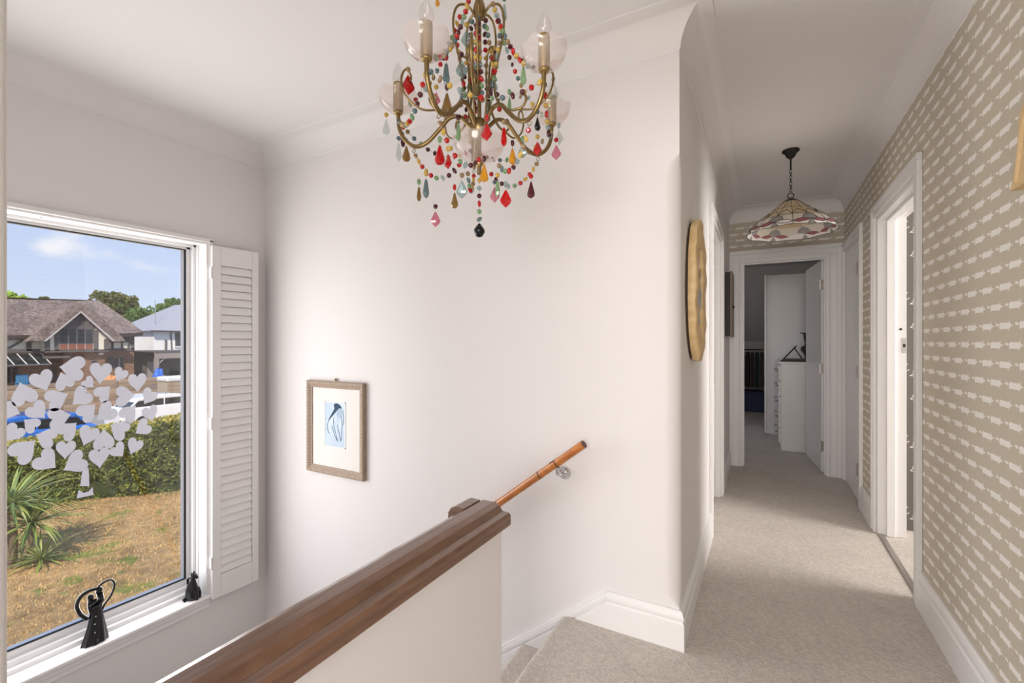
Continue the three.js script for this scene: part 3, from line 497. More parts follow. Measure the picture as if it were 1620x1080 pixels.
// ---------------------------------------------------------------- chandelier
{
  const ch = thing('chandelier', 'brass chandelier hung with colourful glass beads and drops', 'chandelier', [-0.654, CEIL, -1.01]);
  const Y = (y) => y - CEIL;
  mesh('ceiling_rose', lathe([[0.001, 0], [0.05, 0], [0.052, -0.008], [0.03, -0.03], [0.008, -0.04], [0.001, -0.04]], 24), M.brass, ch);
  mesh('stem', [bar([0, Y(2.43), 0], [0, Y(1.64), 0], 0.0055, 12), lathe([[0.001, Y(2.10)], [0.012, Y(2.095)], [0.017, Y(2.075)], [0.012, Y(2.055)], [0.006, Y(2.05)]], 16), lathe([[0.006, Y(1.79)], [0.02, Y(1.78)], [0.024, Y(1.762)], [0.02, Y(1.745)], [0.006, Y(1.735)]], 20)], M.brass, ch);
  const dishProf = (r, h) => { const p = []; p.push([0.008, 0], [r * 0.4, h * 0.05], [r * 0.68, h * 0.2], [r * 0.88, h * 0.45], [r * 0.97, h * 0.7], [r * 0.97, h * 0.86], [r * 1.03, h]); return p; for (let i = 0; i <= 8; i++) { const t = i / 8; p.push([0.008 + (r - 0.008) * Math.sin(t * Math.PI / 2 * 0.98), h * (1 - Math.cos(t * Math.PI / 2))]); } p.push([r * 1.04, h * 1.12]); return p; };
  const scallop = (g, r) => { const p = g.attributes.position; for (let i = 0; i < p.count; i++) { const x = p.getX(i), z = p.getZ(i), q = Math.hypot(x, z), a = Math.atan2(z, x); const k = Math.pow(q / r, 3); p.setY(i, p.getY(i) + 0.0032 * k * Math.cos(a * 8)); p.setX(i, x * (1 + 0.02 * k * Math.cos(a * 8))); p.setZ(i, z * (1 + 0.02 * k * Math.cos(a * 8))); } g.computeVertexNormals(); return g; };
  const dish = scallop(lathe(dishProf(0.052, 0.048), 64), 0.052), bigDish = scallop(lathe(dishProf(0.068, 0.058), 64), 0.068);
  const bulb = lathe([[0.001, 0.058], [0.004, 0.053], [0.009, 0.043], [0.0145, 0.03], [0.017, 0.018], [0.0155, 0.008], [0.011, 0.001], [0.0105, 0]], 24);
  { const b = mesh('centre_bowl', bigDish, M.dishGlass, ch); b.position.y = Y(1.675); mesh('bowl_finial', lathe([[0.001, -0.02], [0.006, -0.014], [0.012, -0.006], [0.008, 0.002], [0.001, 0.004]], 16), M.brassDull, b); }
  const R = 0.225, start = 2, arms = [];
  for (let k = 0; k < 5; k++) {
    // angle measured from the direction towards the camera
    const a = THREE.MathUtils.degToRad(start + 72 * k), ux = Math.sin(a), uz = Math.cos(a); arms.push([ux, uz]);
    const P = (r, y) => V(ux * r, Y(y), uz * r);
    const arm = mesh('arm', tube([P(0.012, 1.755), P(0.03, 1.775), P(0.055, 1.797), P(0.08, 1.795), P(0.11, 1.765), P(0.145, 1.733), P(0.175, 1.725), P(0.203, 1.742), P(0.221, 1.775), P(0.225, 1.82)], 0.0055, 60, 10), M.brass, ch);
    mesh('ring', new THREE.TorusGeometry(0.005, 0.001, 6, 14).translate(ux * 0.18, Y(1.714), uz * 0.18), M.brass, arm);
    const cup = mesh('cup', lathe([[0.001, 0], [0.010, 0.001], [0.013, 0.006], [0.007, 0.010], [0.001, 0.011]], 16), M.brassDull, ch); cup.position.copy(P(R, 1.815));
    const ds = mesh('glass_dish', dish, M.dishGlass, ch); ds.position.copy(P(R, 1.822));
    const sl = mesh('candle_sleeve', lathe([[0.001, 0], [0.0135, 0], [0.0135, 0.072], [0.0125, 0.074], [0.001, 0.074]], 20), M.brassDull, ch); sl.position.copy(P(R, 1.826));
    const bu = mesh('bulb', bulb, M.bulbGlass, ch); bu.position.copy(P(R, 1.899));
    mesh('filament', [bar([0, 0, 0], [0, 0.016, 0], 0.0028, 8, 0.0015), tube([[0.002, 0.014, 0], [0.004, 0.026, 0], [0, 0.03, 0], [-0.004, 0.026, 0], [-0.002, 0.014, 0]], 0.0004, 16, 4)], M.dishGlass, bu);
    // upper cage scroll
    const b = a + 0.45, vx = Math.sin(b), vz = Math.cos(b), Q = (r, y) => V(vx * r, Y(y), vz * r);
    mesh('scroll', tube([Q(0.012, 2.055), Q(0.03, 2.078), Q(0.055, 2.075), Q(0.068, 2.045), Q(0.066, 1.99), Q(0.052, 1.93), Q(0.042, 1.87), Q(0.055, 1.82), Q(0.09, 1.795), Q(0.12, 1.80), Q(0.13, 1.82), Q(0.12, 1.832), Q(0.112, 1.822)], 0.0032, 70, 8), M.brass, ch);
    mesh('scroll', tube([P(0.02, 1.77), P(0.03, 1.83), P(0.028, 1.9), P(0.036, 1.95), P(0.05, 1.955), P(0.052, 1.935), P(0.042, 1.93)], 0.0028, 40, 8), M.brass, ch);
    mesh('scroll', tube([Q(0.1, 1.796), Q(0.15, 1.79), Q(0.19, 1.82), Q(0.2, 1.862), Q(0.188, 1.885), Q(0.176, 1.87), Q(0.178, 1.855)], 0.0028, 40, 8), M.brass, ch);
  }
  // coloured glass
  const G = (r, g, b, tr = 0.55) => phys(r, g, b, 0.08, { transmission: tr, thickness: 0, ior: 1.5, clearcoat: 0.6 });
  const C = { red: G(0.66, 0.005, 0.008, 0.35), wine: G(0.10, 0.005, 0.018, 0.3), amber: G(0.42, 0.27, 0.07, 0.6), gold: G(0.85, 0.48, 0.03, 0.5), green: G(0.40, 0.60, 0.36, 0.65), aqua: G(0.60, 0.70, 0.70, 0.85), teal: G(0.26, 0.38, 0.40, 0.65), pink: G(0.80, 0.42, 0.50, 0.75), clear: G(0.82, 0.86, 0.84, 0.9), black: M.blackGloss, yellow: G(0.78, 0.55, 0.12, 0.35), tan: G(0.45, 0.30, 0.15, 0.35) };
  const beadCols = ['red', 'green', 'yellow', 'wine', 'red', 'tan', 'wine', 'yellow', 'teal', 'aqua'].map((k) => C[k]);
  const bead = new THREE.IcosahedronGeometry(0.0066, 1), oval = new THREE.IcosahedronGeometry(0.0066, 1).scale(0.85, 1.35, 0.7), cube = new THREE.IcosahedronGeometry(0.0072, 0);
  const beadKinds = [bead, oval, bead, cube, oval];
  let bi = 0;
  function strand(A, B, sag, gap = 0.019) {
    const mid = A.clone().lerp(B, 0.5); mid.y -= sag * 2;
    const c = new THREE.QuadraticBezierCurve3(A, mid, B), n = Math.max(2, Math.round(c.getLength() / gap));
    const s = mesh('bead_strand', new THREE.TubeGeometry(c, n * 2, 0.0005, 4), M.steel, ch);
    for (let i = 0; i < n; i++) { const p = c.getPointAt((i + 0.5) / n), m = mesh('bead', beadKinds[bi % 5], beadCols[(bi * 7 + (bi >> 2)) % 10], s); m.position.copy(p); m.rotation.set(rr(-0.6, 0.6), rr(0, 6), rr(-0.6, 0.6)); bi++; }
  }
  const at = (k, r, y, da = 0) => { const a = THREE.MathUtils.degToRad(start + 72 * k) + da; return V(Math.sin(a) * r, Y(y), Math.cos(a) * r); };
  for (let k = 0; k < 5; k++) {
    strand(at(k, 0.05, 2.07), at(k, 0.20, 1.838), 0.045);
    strand(at(k, 0.018, 2.05, 0.3), at(k, 0.055, 1.80, 0.7), 0.0);
    strand(at(k, 0.06, 2.0, 0.4), at(k, 0.03, 1.82, 0.2), 0.02);
    strand(at(k, 0.18, 1.708), at(k, 0.05, 1.665, 0.6), 0.055);
    strand(at(k, 0.225, 1.80), at(k + 1, 0.225, 1.80), 0.055, 0.024);
  }
  strand(V(0, Y(1.655), 0), V(0, Y(1.512), 0), 0, 0.022);
  const dropGeo = {
    tear: (h) => lathe([[0.0002, h / 2], [h * 0.06, h * 0.42], [h * 0.15, h * 0.12], [h * 0.235, -h * 0.15], [h * 0.25, -h * 0.28], [h * 0.19, -h * 0.42], [0.0002, -h / 2]], 9).scale(1, 1, 0.75),
    kite: (h) => lathe([[0.0002, h / 2], [h * 0.1, h * 0.38], [h * 0.36, -h * 0.1], [h * 0.3, -h * 0.24], [h * 0.12, -h * 0.4], [0.0002, -h / 2]], 6).scale(1, 1, 0.45),
    slim: (h) => lathe([[0.0002, h / 2], [h * 0.08, h * 0.4], [h * 0.17, -h * 0.2], [h * 0.12, -h * 0.4], [0.0002, -h / 2]], 6).scale(1, 1, 0.7),
  };
  const D = [[-0.287, -0.655, 0.044, 'tear', 'clear', 0.034], [-0.242, -0.735, 0.042, 'slim', 'clear', 0.04], [-0.196, -0.756, 0.062, 'tear', 'amber', 0.034], [-0.245, -0.691, 0.021, 'slim', 'wine', 0.034], [-0.054, -0.8, 0.098, 'tear', 'red', 0.04], [-0.048, -0.809, 0.072, 'kite', 'red', 0.03], [-0.002, -0.752, 0.092, 'slim', 'green', 0.036], [0.06, -0.752, 0.059, 'kite', 'red', 0.034], [0.082, -0.75, 0.012, 'slim', 'red', 0.038], [0.077, -0.779, -0.042, 'tear', 'gold', 0.034], [0.117, -0.742, -0.11, 'kite', 'red', 0.03], [0.143, -0.703, -0.056, 'tear', 'black', 0.028], [0.145, -0.686, -0.193, 'kite', 'clear', 0.034], [0.146, -0.735, -0.172, 'kite', 'pink', 0.034], [-0.179, -0.859, 0.03, 'slim', 'amber', 0.032], [-0.123, -0.864, 0.068, 'slim', 'teal', 0.04], [-0.101, -0.945, 0.056, 'kite', 'pink', 0.032], [-0.069, -0.889, 0.015, 'tear', 'amber', 0.034], [-0.017, -0.88, 0.055, 'kite', 'aqua', 0.036], [0.033, -0.838, 0.028, 'tear', 'gold', 0.036], [0.042, -0.864, -0.023, 'slim', 'green', 0.034], [0.005, -0.861, -0.071, 'kite', 'pink', 0.034], [0.081, -0.903, 0.001, 'kite', 'red', 0.036], [0.102, -0.854, -0.101, 'tear', 'wine', 0.036], [0.091, -0.757, -0.073, 'kite', 'aqua', 0.03], [-0.007, -0.495, 0.049, 'kite', 'aqua', 0.034], [-0.006, -0.585, 0.072, 'kite', 'aqua', 0.036], [-0.003, -0.633, 0.139, 'slim', 'teal', 0.042], [-0.137, -0.613, 0.121, 'kite', 'red', 0.04], [-0.014, -0.693, 0.122, 'tear', 'amber', 0.042], [-0.087, -0.639, 0.071, 'kite', 'pink', 0.028], [0.058, -0.4, -0.032, 'slim', 'aqua', 0.036], [0.171, -0.612, -0.094, 'kite', 'clear', 0.036], [-0.097, -0.37, 0.053, 'tear', 'gold', 0.022], [0.07, -0.64, -0.038, 'slim', 'green', 0.026], [0.023, -0.513, -0.035, 'tear', 'amber', 0.028], [0.148, -0.625, 0.033, 'slim', 'green', 0.036]];
  for (let [x, y, z, k, col, h] of D) {
    const d = mesh('glass_drop', clean(dropGeo[k](h *= 1.3)), C[col], ch); d.position.set(x, y, z); d.rotation.y = 0.5 + rr(-0.8, 0.8); d.geometry.computeVertexNormals();
    mesh('drop_wire', [bar([0, h / 2, 0], [0, h / 2 + 0.012, 0], 0.0006, 4)], M.steel, d);
    const b = mesh('bead', beadKinds[bi % 5], beadCols[bi % 10], d); b.position.y = h / 2 + 0.013; bi++;
  }
  const last = mesh('glass_drop', lathe([[0.0002, 0.02], [0.004, 0.017], [0.014, 0.004], [0.0155, -0.004], [0.009, -0.015], [0.0002, -0.018]], 10), C.black, ch); last.position.set(0, Y(1.492), 0);
}
// ---------------------------------------------------------------- stained glass pendant in the corridor
{
  const p = thing('pendant_lamp', 'stained glass pendant lamp with a cone shade hanging in the corridor', 'lamp', [0.165, CEIL, -3.535]);
  const Y = (y) => y - CEIL, iron = std(0.02, 0.019, 0.018, 0.5, { metalness: 0.6 }), lead = std(0.055, 0.048, 0.04, 0.5, { metalness: 0.5 });
  mesh('ceiling_cup', lathe([[0.001, 0], [0.05, 0], [0.052, -0.008], [0.036, -0.02], [0.026, -0.042], [0.012, -0.056], [0.001, -0.058]], 28), iron, p);
  mesh('rod', bar([0, -0.055, 0], [0, -0.13, 0], 0.005), iron, p);
  for (let i = 0; i < 7; i++) { const t = mesh('chain_link', new THREE.TorusGeometry(0.009, 0.0022, 6, 16).scale(0.8, 1.35, 1), iron, p); t.position.y = -0.138 - i * 0.021; t.rotation.y = i % 2 ? 1.3 : 0.1; }
  mesh('top_ring', new THREE.TorusGeometry(0.017, 0.003, 8, 20).translate(0, -0.30, 0), iron, p);
  mesh('top_cap', lathe([[0.001, -0.315], [0.012, -0.318], [0.04, -0.335], [0.05, -0.342], [0.044, -0.345], [0.001, -0.33]], 24), lead, p);
  const glass = (r, g, b) => phys(r, g, b, 0.55, { transmission: 0.35, thickness: 0 });
  const cream = [glass(0.72, 0.58, 0.38), glass(0.68, 0.53, 0.33), glass(0.74, 0.62, 0.44)], pale = glass(0.78, 0.72, 0.64), grey = glass(0.36, 0.34, 0.33), rose = glass(0.36, 0.12, 0.13), white = glass(0.86, 0.82, 0.78);
  // rings of the shade: radius, height
  const rings = [[0.042, -0.338], [0.115, -0.400], [0.205, -0.468], [0.232, -0.495], [0.252, -0.520], [0.262, -0.542]], N = 16;
  const cell = (i0, i1, r0, r1, m0 = 0, m1 = 1) => {
    const q = (i, r) => { const a = i / N * Math.PI * 2; return [Math.cos(a) * r[0], r[1], Math.sin(a) * r[0]]; };
    const A = q(i0, r0), B = q(i1, r0), C2 = q(i1, r1), D2 = q(i0, r1), out = (v, k) => [v[0] * k, v[1] - 0.0015, v[2] * k];
    const g = new THREE.BufferGeometry(), pos = []; const quad = (a, b, c, d) => pos.push(...a, ...c, ...b, ...a, ...d, ...c);
    quad(A, B, C2, D2); const a2 = out(A, 0.985), b2 = out(B, 0.985), c2 = out(C2, 0.985), d2 = out(D2, 0.985); quad(b2, a2, d2, c2);
    g.setAttribute('position', new THREE.Float32BufferAttribute(pos, 3)); g.computeVertexNormals(); return g;
  };
  const leadG = [];
  const q3 = (i, r) => { const a = i / N * Math.PI * 2; return [Math.cos(a) * r[0], r[1], Math.sin(a) * r[0]]; };
  const mix = (r0, r1, t) => [r0[0] + (r1[0] - r0[0]) * t, r0[1] + (r1[1] - r0[1]) * t];
  for (let i = 0; i < N; i++) {
    mesh('glass_piece', cell(i, i + 1, rings[0], rings[1]), cream[i % 3], p);
    mesh('glass_piece', cell(i, i + 1, rings[1], rings[2]), cream[(i + 1) % 3], p);
    leadG.push(bar(q3(i, rings[0]), q3(i, rings[1]), 0.0018, 5), bar(q3(i, rings[1]), q3(i, rings[2]), 0.0018, 5));
    const m1 = mix(rings[1], rings[2], 0.35), m2 = mix(rings[1], rings[2], 0.95); leadG.push(bar(q3(i, m2), q3(i + 0.5, m1), 0.0016, 5), bar(q3(i + 1, m2), q3(i + 0.5, m1), 0.0016, 5));
    for (const k of [1, 2]) leadG.push(bar(q3(i, rings[k]), q3(i + 1, rings[k]), k === 1 ? 0.0016 : 0.0024, 5));
  }
  // patterned band: eight repeats of fans and lenses
  const bandPt = (i, [a, v]) => { const f = v * 3, k = Math.min(2, Math.floor(f)), r = mix(rings[2 + k], rings[3 + k], f - k), e = r[1] - 0.01 * Math.max(0, v - 0.8) * 5 * Math.abs(Math.sin(a * Math.PI * 2)), t = (i + a) / 8 * Math.PI * 2; return [Math.cos(t) * r[0], e, Math.sin(t) * r[0]]; };
  const mirror = (q) => q.map(([a, v]) => [1 - a, v]).reverse();
  const fan = [[0.34, 0.16], [0.5, 0.06], [0.66, 0.16], [0.73, 0.5], [0.5, 0.62], [0.27, 0.5]], paleL = [[0, 0], [0.5, 0], [0.5, 0.06], [0.34, 0.16], [0.27, 0.5], [0.12, 0.56], [0, 0.75]], lens = [[0, 0.75], [0.12, 0.56], [0.3, 0.5], [0.5, 0.62], [0.36, 0.8], [0.16, 0.86]], hem = [[0, 0.75], [0.16, 0.86], [0.36, 0.8], [0.5, 0.62], [0.39, 1], [0, 1]], tail = [[0.5, 0.62], [0.61, 1], [0.39, 1]];
  const piece = (i, q, mat) => {
    const c = [0, 0]; q.forEach(([a, v]) => { c[0] += a / q.length; c[1] += v / q.length; }); const pos = [];
    q.forEach((_, k) => { const A = bandPt(i, q[k]), B = bandPt(i, q[(k + 1) % q.length]), C2 = bandPt(i, c), inn = (v) => [v[0] * 0.985, v[1], v[2] * 0.985]; pos.push(...C2, ...B, ...A, ...inn(C2), ...inn(A), ...inn(B)); leadG.push(bar(A, B, 0.0019, 5)); });
    const g = new THREE.BufferGeometry(); g.setAttribute('position', new THREE.Float32BufferAttribute(pos, 3)); g.computeVertexNormals(); mesh('glass_piece', g, mat, p);
  };
  for (let i = 0; i < 8; i++) { piece(i, fan, grey); piece(i, paleL, pale); piece(i, mirror(paleL), pale); piece(i, lens, i % 2 ? rose : white); piece(i, mirror(lens), rose); piece(i, hem, white); piece(i, mirror(hem), white); piece(i, tail, grey); }
  mesh('lead_came', leadG, lead, p);
  const hold = mesh('lamp_holder', bar([0, -0.33, 0], [0, -0.40, 0], 0.018, 16), iron, p); mesh('bulb', new THREE.SphereGeometry(0.03, 16, 12).translate(0, -0.43, 0), phys(0.95, 0.94, 0.92, 0.4, { transmission: 0.4, thickness: 0 }), hold);
}
// ---------------------------------------------------------------- far bedroom furniture
{
  const c = thing('chest_of_drawers', 'tall white chest of drawers seen side on through the far doorway', 'chest', [0.38, 0, -6.2]);
  mesh('body', bx(-0.2, 0.22, 0.0, 0.955, -0.38, 0.38, 0.004), M.trim, c); mesh('top', bx(-0.225, 0.225, 0.955, 0.978, -0.39, 0.39, 0.004), M.trim, c);
  for (let i = 0; i < 5; i++) { const y = 0.08 + i * 0.172; const d = mesh('drawer', bx(-0.222, -0.2, y, y + 0.165, -0.37, 0.37, 0.004), M.trim, c); for (const z of [-0.2, 0.2]) mesh('handle', tube([[-0.222, y + 0.1, z - 0.04], [-0.245, y + 0.1, z - 0.03], [-0.245, y + 0.1, z + 0.03], [-0.222, y + 0.1, z + 0.04]], 0.005, 16, 6), M.hinge, d); }
  const w = thing('wardrobe', 'tall white wardrobe panel behind the chest of drawers', 'wardrobe', [0.62, 0, -7.1]);
  mesh('carcass', bx(-0.57, 0.9, 0, 2.06, -0.3, 0.3, 0.004), M.trim, w); mesh('sliding_door', bx(-0.595, -0.57, 0.01, 2.07, -0.28, 0.32, 0.004), M.trim, w);
  mesh('knob', new THREE.SphereGeometry(0.018, 12, 8).translate(-0.612, 0.96 + 0.15, 0.2), M.brass, w);
  const e = thing('display_easel', 'small dark folding easel standing on the chest of drawers', 'easel', [0.31, 0.978, -5.92]);
  mesh('stand_leg', bar([-0.12, 0.005, 0.02], [0.02, 0.175, 0.02], 0.007), M.black, e); mesh('stand_leg', bar([0.0, 0.15, 0.02], [0.09, 0.005, 0.02], 0.006), M.black, e); mesh('tray', bx(-0.13, 0.12, 0.0, 0.012, -0.05, 0.05, 0.003), M.black, e); mesh('tray_front', bx(-0.1, 0.11, 0.012, 0.034, -0.02, 0.03, 0.003), std(0.12, 0.09, 0.07, 0.6), e);
  const s = thing('branch_sculpture', 'dark twisted metal figure beside the easel on the chest', 'sculpture', [0.42, 0.978, -6.04]);
  mesh('figure', [tube([[0, 0, 0], [0.012, 0.06, 0], [-0.01, 0.12, 0.01], [0.012, 0.2, 0], [0, 0.28, 0], [0.004, 0.32, 0]], 0.016, 30, 8), tube([[0, 0.28, 0], [-0.02, 0.31, 0], [-0.05, 0.32, 0]], 0.006, 10, 6), tube([[0.0, 0.2, 0], [0.04, 0.23, 0], [0.02, 0.26, 0]], 0.01, 12, 6), tube([[0.0, 0.1, 0], [-0.035, 0.13, 0], [-0.02, 0.17, 0]], 0.01, 12, 6), bx(-0.035, 0.035, 0, 0.012, -0.035, 0.035, 0.003)], M.black, s);
  const cl = std(0.04, 0.038, 0.04, 0.9), r = thing('clothes_rail', 'dark clothes rail under the sloping ceiling of the far room', 'rail', [-0.35, 0, -9.35]);
  mesh('rail_bar', bar([-1.1, 1.05, 0], [0.7, 1.05, 0], 0.012), M.black, r); mesh('post', bar([-1.1, 0, 0], [-1.1, 1.05, 0], 0.012), M.black, r); mesh('post', bar([0.7, 0, 0], [0.7, 1.05, 0], 0.012), M.black, r);
  const cc = [cl, std(0.07, 0.05, 0.045, 0.95), std(0.03, 0.045, 0.06, 0.95), std(0.09, 0.085, 0.07, 0.95)];
  for (let i = 0; i < 12; i++) {
    const x = -0.55 + i * 0.075, g = extrude([[-0.16, 0], [0.16, 0], [0.15, 0.45], [0.2, 0.54], [0.06, 0.605], [-0.06, 0.605], [-0.2, 0.54], [-0.15, 0.45]], 0.035, 0.012).rotateY(Math.PI / 2);
    const p = thing('hanging_garment', 'dark garment hanging on the rail in the far room', 'clothing', [x, 0.39, -9.35], 0, 'clothes on the far rail'); mesh('cloth', g, cc[i % 4], p); mesh('hanger_hook', tube([[0.018, 0.6, 0], [0.018, 0.63, 0.016], [0.018, 0.665, 0.018], [0.018, 0.684, 0.006], [0.018, 0.68, -0.01]], 0.003, 8, 5), M.steel, p);
  }
  const bxg = thing('storage_box', 'dark blue storage box on the floor under the hanging clothes', 'box', [-0.3, 0, -9.0]);
  mesh('tub', extrude([[-0.32, 0], [0.32, 0], [0.36, 0.3], [-0.36, 0.3]], 0.4, 0.01).translate(0, 0.012, -0.2), std(0.02, 0.035, 0.10, 0.6), bxg); mesh('lid', bx(-0.38, 0.38, 0.315, 0.345, -0.225, 0.225, 0.01), std(0.02, 0.03, 0.08, 0.6), bxg);
}
// ---------------------------------------------------------------- garden, street and houses outside the window
const GY = -2.9;
M.lawn = new THREE.MeshStandardMaterial({ roughness: 1, bumpMap: carpetBump, bumpScale: 0.03, map: dataTex(512, 512, (u, v) => {
  const a = tile(u, v, 9, 5), b = tile(u, v, 60, 2, 5), g = THREE.MathUtils.smoothstep(tile(u, v, 12, 4, 21), 0.13, 0.26) * 0.75, k = 1 + 0.35 * a + 0.35 * b + 0.25 * (rnd() - 0.5);
  return [(0.80 * (1 - g) + 0.52 * g) * k, (0.665 * (1 - g) + 0.60 * g) * k, (0.46 * (1 - g) + 0.26 * g) * k]; }, true, 1 / 6, 1 / 6) });
M.asphalt = std(0.30, 0.29, 0.29, 0.95); M.cream = std(0.80, 0.76, 0.62, 0.9); M.beam = std(0.13, 0.115, 0.115, 0.85); M.darkWin = phys(0.02, 0.025, 0.03, 0.08, {});
M.thatch = new THREE.MeshStandardMaterial({ roughness: 1, bumpMap: carpetBump, bumpScale: 0.08, map: dataTex(256, 256, (u, v) => { const k = 1 + 0.5 * tile(u, v, 30, 3) + 0.3 * tile(u, v, 6, 3, 3) + 0.15 * (rnd() - 0.5); return [0.66 * k, 0.59 * k, 0.56 * k]; }, true, 0.25, 0.25) });
M.brickWall = new THREE.MeshStandardMaterial({ roughness: 0.95, map: canvasTex(256, 256, (c, w, h) => { c.fillStyle = '#8b7766'; c.fillRect(0, 0, w, h); for (let r = 0; r < 16; r++) for (let i = -1; i < 6; i++) { const k = rr(0.8, 1.2); c.fillStyle = `rgb(${Math.round(132 * k)},${Math.round(100 * k)},${Math.round(80 * k)})`; c.fillRect(i * 51.2 + (r % 2) * 25.6 + 2, r * 16 + 2, 47, 12); } }, 0.9, 0.9) });
M.redBrick = std(0.27, 0.11, 0.075, 0.9); M.slate = std(0.36, 0.37, 0.42, 0.7); M.render = std(0.88, 0.88, 0.87, 0.9);
M.fence = [std(0.33, 0.24, 0.16, 0.9), std(0.28, 0.205, 0.145, 0.9), std(0.38, 0.285, 0.20, 0.9)];
struct('ground', bx(-24, 9, GY - 0.4, GY, -34, 30), M.lawn, 'dry straw coloured lawn with green patches');
struct('road', bx(-120, -24, GY - 0.4, GY - 0.02, -80, 40), M.asphalt, 'grey street and driveways beyond the hedge');
{ // short dry grass
  const blade = new THREE.BufferGeometry(); blade.setAttribute('position', new THREE.Float32BufferAttribute([-0.012, 0, 0, 0.012, 0, 0, 0.01, 0.055, 0.02], 3)); blade.computeVertexNormals();
  const n = 26000, im = shade(new THREE.InstancedMesh(blade, std(1, 1, 1, 1, { side: THREE.DoubleSide }), n)), d = new THREE.Object3D(), col = new THREE.Color();
  for (let i = 0; i < n; i++) { const x = rr(-16.5, -6.5), z = rr(-8.5, -0.5); d.position.set(x, GY, z); d.rotation.set(rr(-0.7, 0.7), rr(0, 6.28), 0); d.scale.setScalar(rr(0.5, 1.1)); d.updateMatrix(); im.setMatrixAt(i, d.matrix);
    const g = fbm(x * 0.9 + 5, 0, z * 0.9, 3) > 0.24; const k = rr(0.75, 1.15); im.setColorAt(i, g ? col.setRGB(0.24 * k, 0.33 * k, 0.07 * k) : col.setRGB(0.60 * k, 0.41 * k, 0.185 * k)); }
  im.name = 'grass'; im.userData = { kind: 'stuff', label: 'short dry grass blades on the lawn', category: 'grass' }; scene.add(im);
}
const leafGeo = new THREE.BufferGeometry(); leafGeo.setAttribute('position', new THREE.Float32BufferAttribute([0, -0.5, 0, 0.28, 0, 0.06, 0, 0.5, 0, -0.28, 0, 0.06], 3)); leafGeo.setIndex([0, 1, 2, 0, 2, 3]); leafGeo.computeVertexNormals();
const leafMat = phys(1, 1, 1, 0.8, { side: THREE.DoubleSide, transmission: 0.25, thickness: 0 });
function leaves(parent, n, place, size, colours) {
  const im = shade(new THREE.InstancedMesh(leafGeo, leafMat, n)), d = new THREE.Object3D(), col = new THREE.Color();
  for (let i = 0; i < n; i++) { d.position.copy(place(i)); d.rotation.set(rr(0, 6.28), rr(0, 6.28), rr(0, 6.28)); d.scale.setScalar(size * rr(0.6, 1.4)); d.updateMatrix(); im.setMatrixAt(i, d.matrix); const c = colours[Math.floor(rnd() * colours.length)], k = rr(0.8, 1.2); im.setColorAt(i, col.setRGB(c[0] * k, c[1] * k, c[2] * k)); }
  im.name = 'foliage'; im.userData.kind = 'stuff'; parent.add(im); return im;
}
{ // clipped hedge
  const A = V(-18.8, 0, -0.9), B = V(-11.4, 0, -9.6), L = A.distanceTo(B), h = thing('garden_hedge', 'long clipped green hedge between the lawn and the street', 'hedge', [A.x, GY, A.z], Math.atan2(-(B.z - A.z), B.x - A.x));
  const T = 1.3, top = (x) => Math.min(2.15, Math.max(1.2, 1.55 + 0.13 * (x - 4.6))) + 0.14 * fbm(x * 0.8, 1, 2, 3);
  const g = new THREE.BoxGeometry(L, 1, T, 60, 8, 8), p = g.attributes.position;
  for (let i = 0; i < p.count; i++) { const x = p.getX(i) + L / 2, y = p.getY(i) + 0.5, z = p.getZ(i) - T / 2; const q = 0.16 * fbm(x * 1.3, y * 3, z * 1.3, 3); p.setXYZ(i, x, y * (top(x) - 0.12) + q * 0.4, z * 0.9 - 0.06 + q); }
  g.computeVertexNormals(); mesh('core', g, std(0.035, 0.05, 0.012, 1), h);
  const cols = [[0.16, 0.22, 0.03], [0.24, 0.29, 0.04], [0.09, 0.14, 0.02], [0.34, 0.36, 0.06], [0.18, 0.23, 0.04]];
  leaves(h, 46000, () => { const x = rnd() * L, f = rnd(); const b = 0.12 * fbm(x * 2.2, f * 9, 3, 3); if (f < 0.66) { const y = Math.pow(rnd(), 0.9) * top(x); const bb = 0.55 * fbm(x * 1.4, y * 1.8, 5, 3); return V(x, y, 0.03 + bb + rr(-0.07, 0.06)); } return V(x, top(x) + b + rr(-0.08, 0.06), -rnd() * T + 0.05); }, 0.085, cols);
  leaves(h, 9000, () => { const x = rnd() * L; return V(x, top(x) + rr(-0.02, 0.12), -rnd() * T + 0.08); }, 0.085, [[0.55, 0.47, 0.09], [0.46, 0.44, 0.07], [0.62, 0.5, 0.12]]);
}
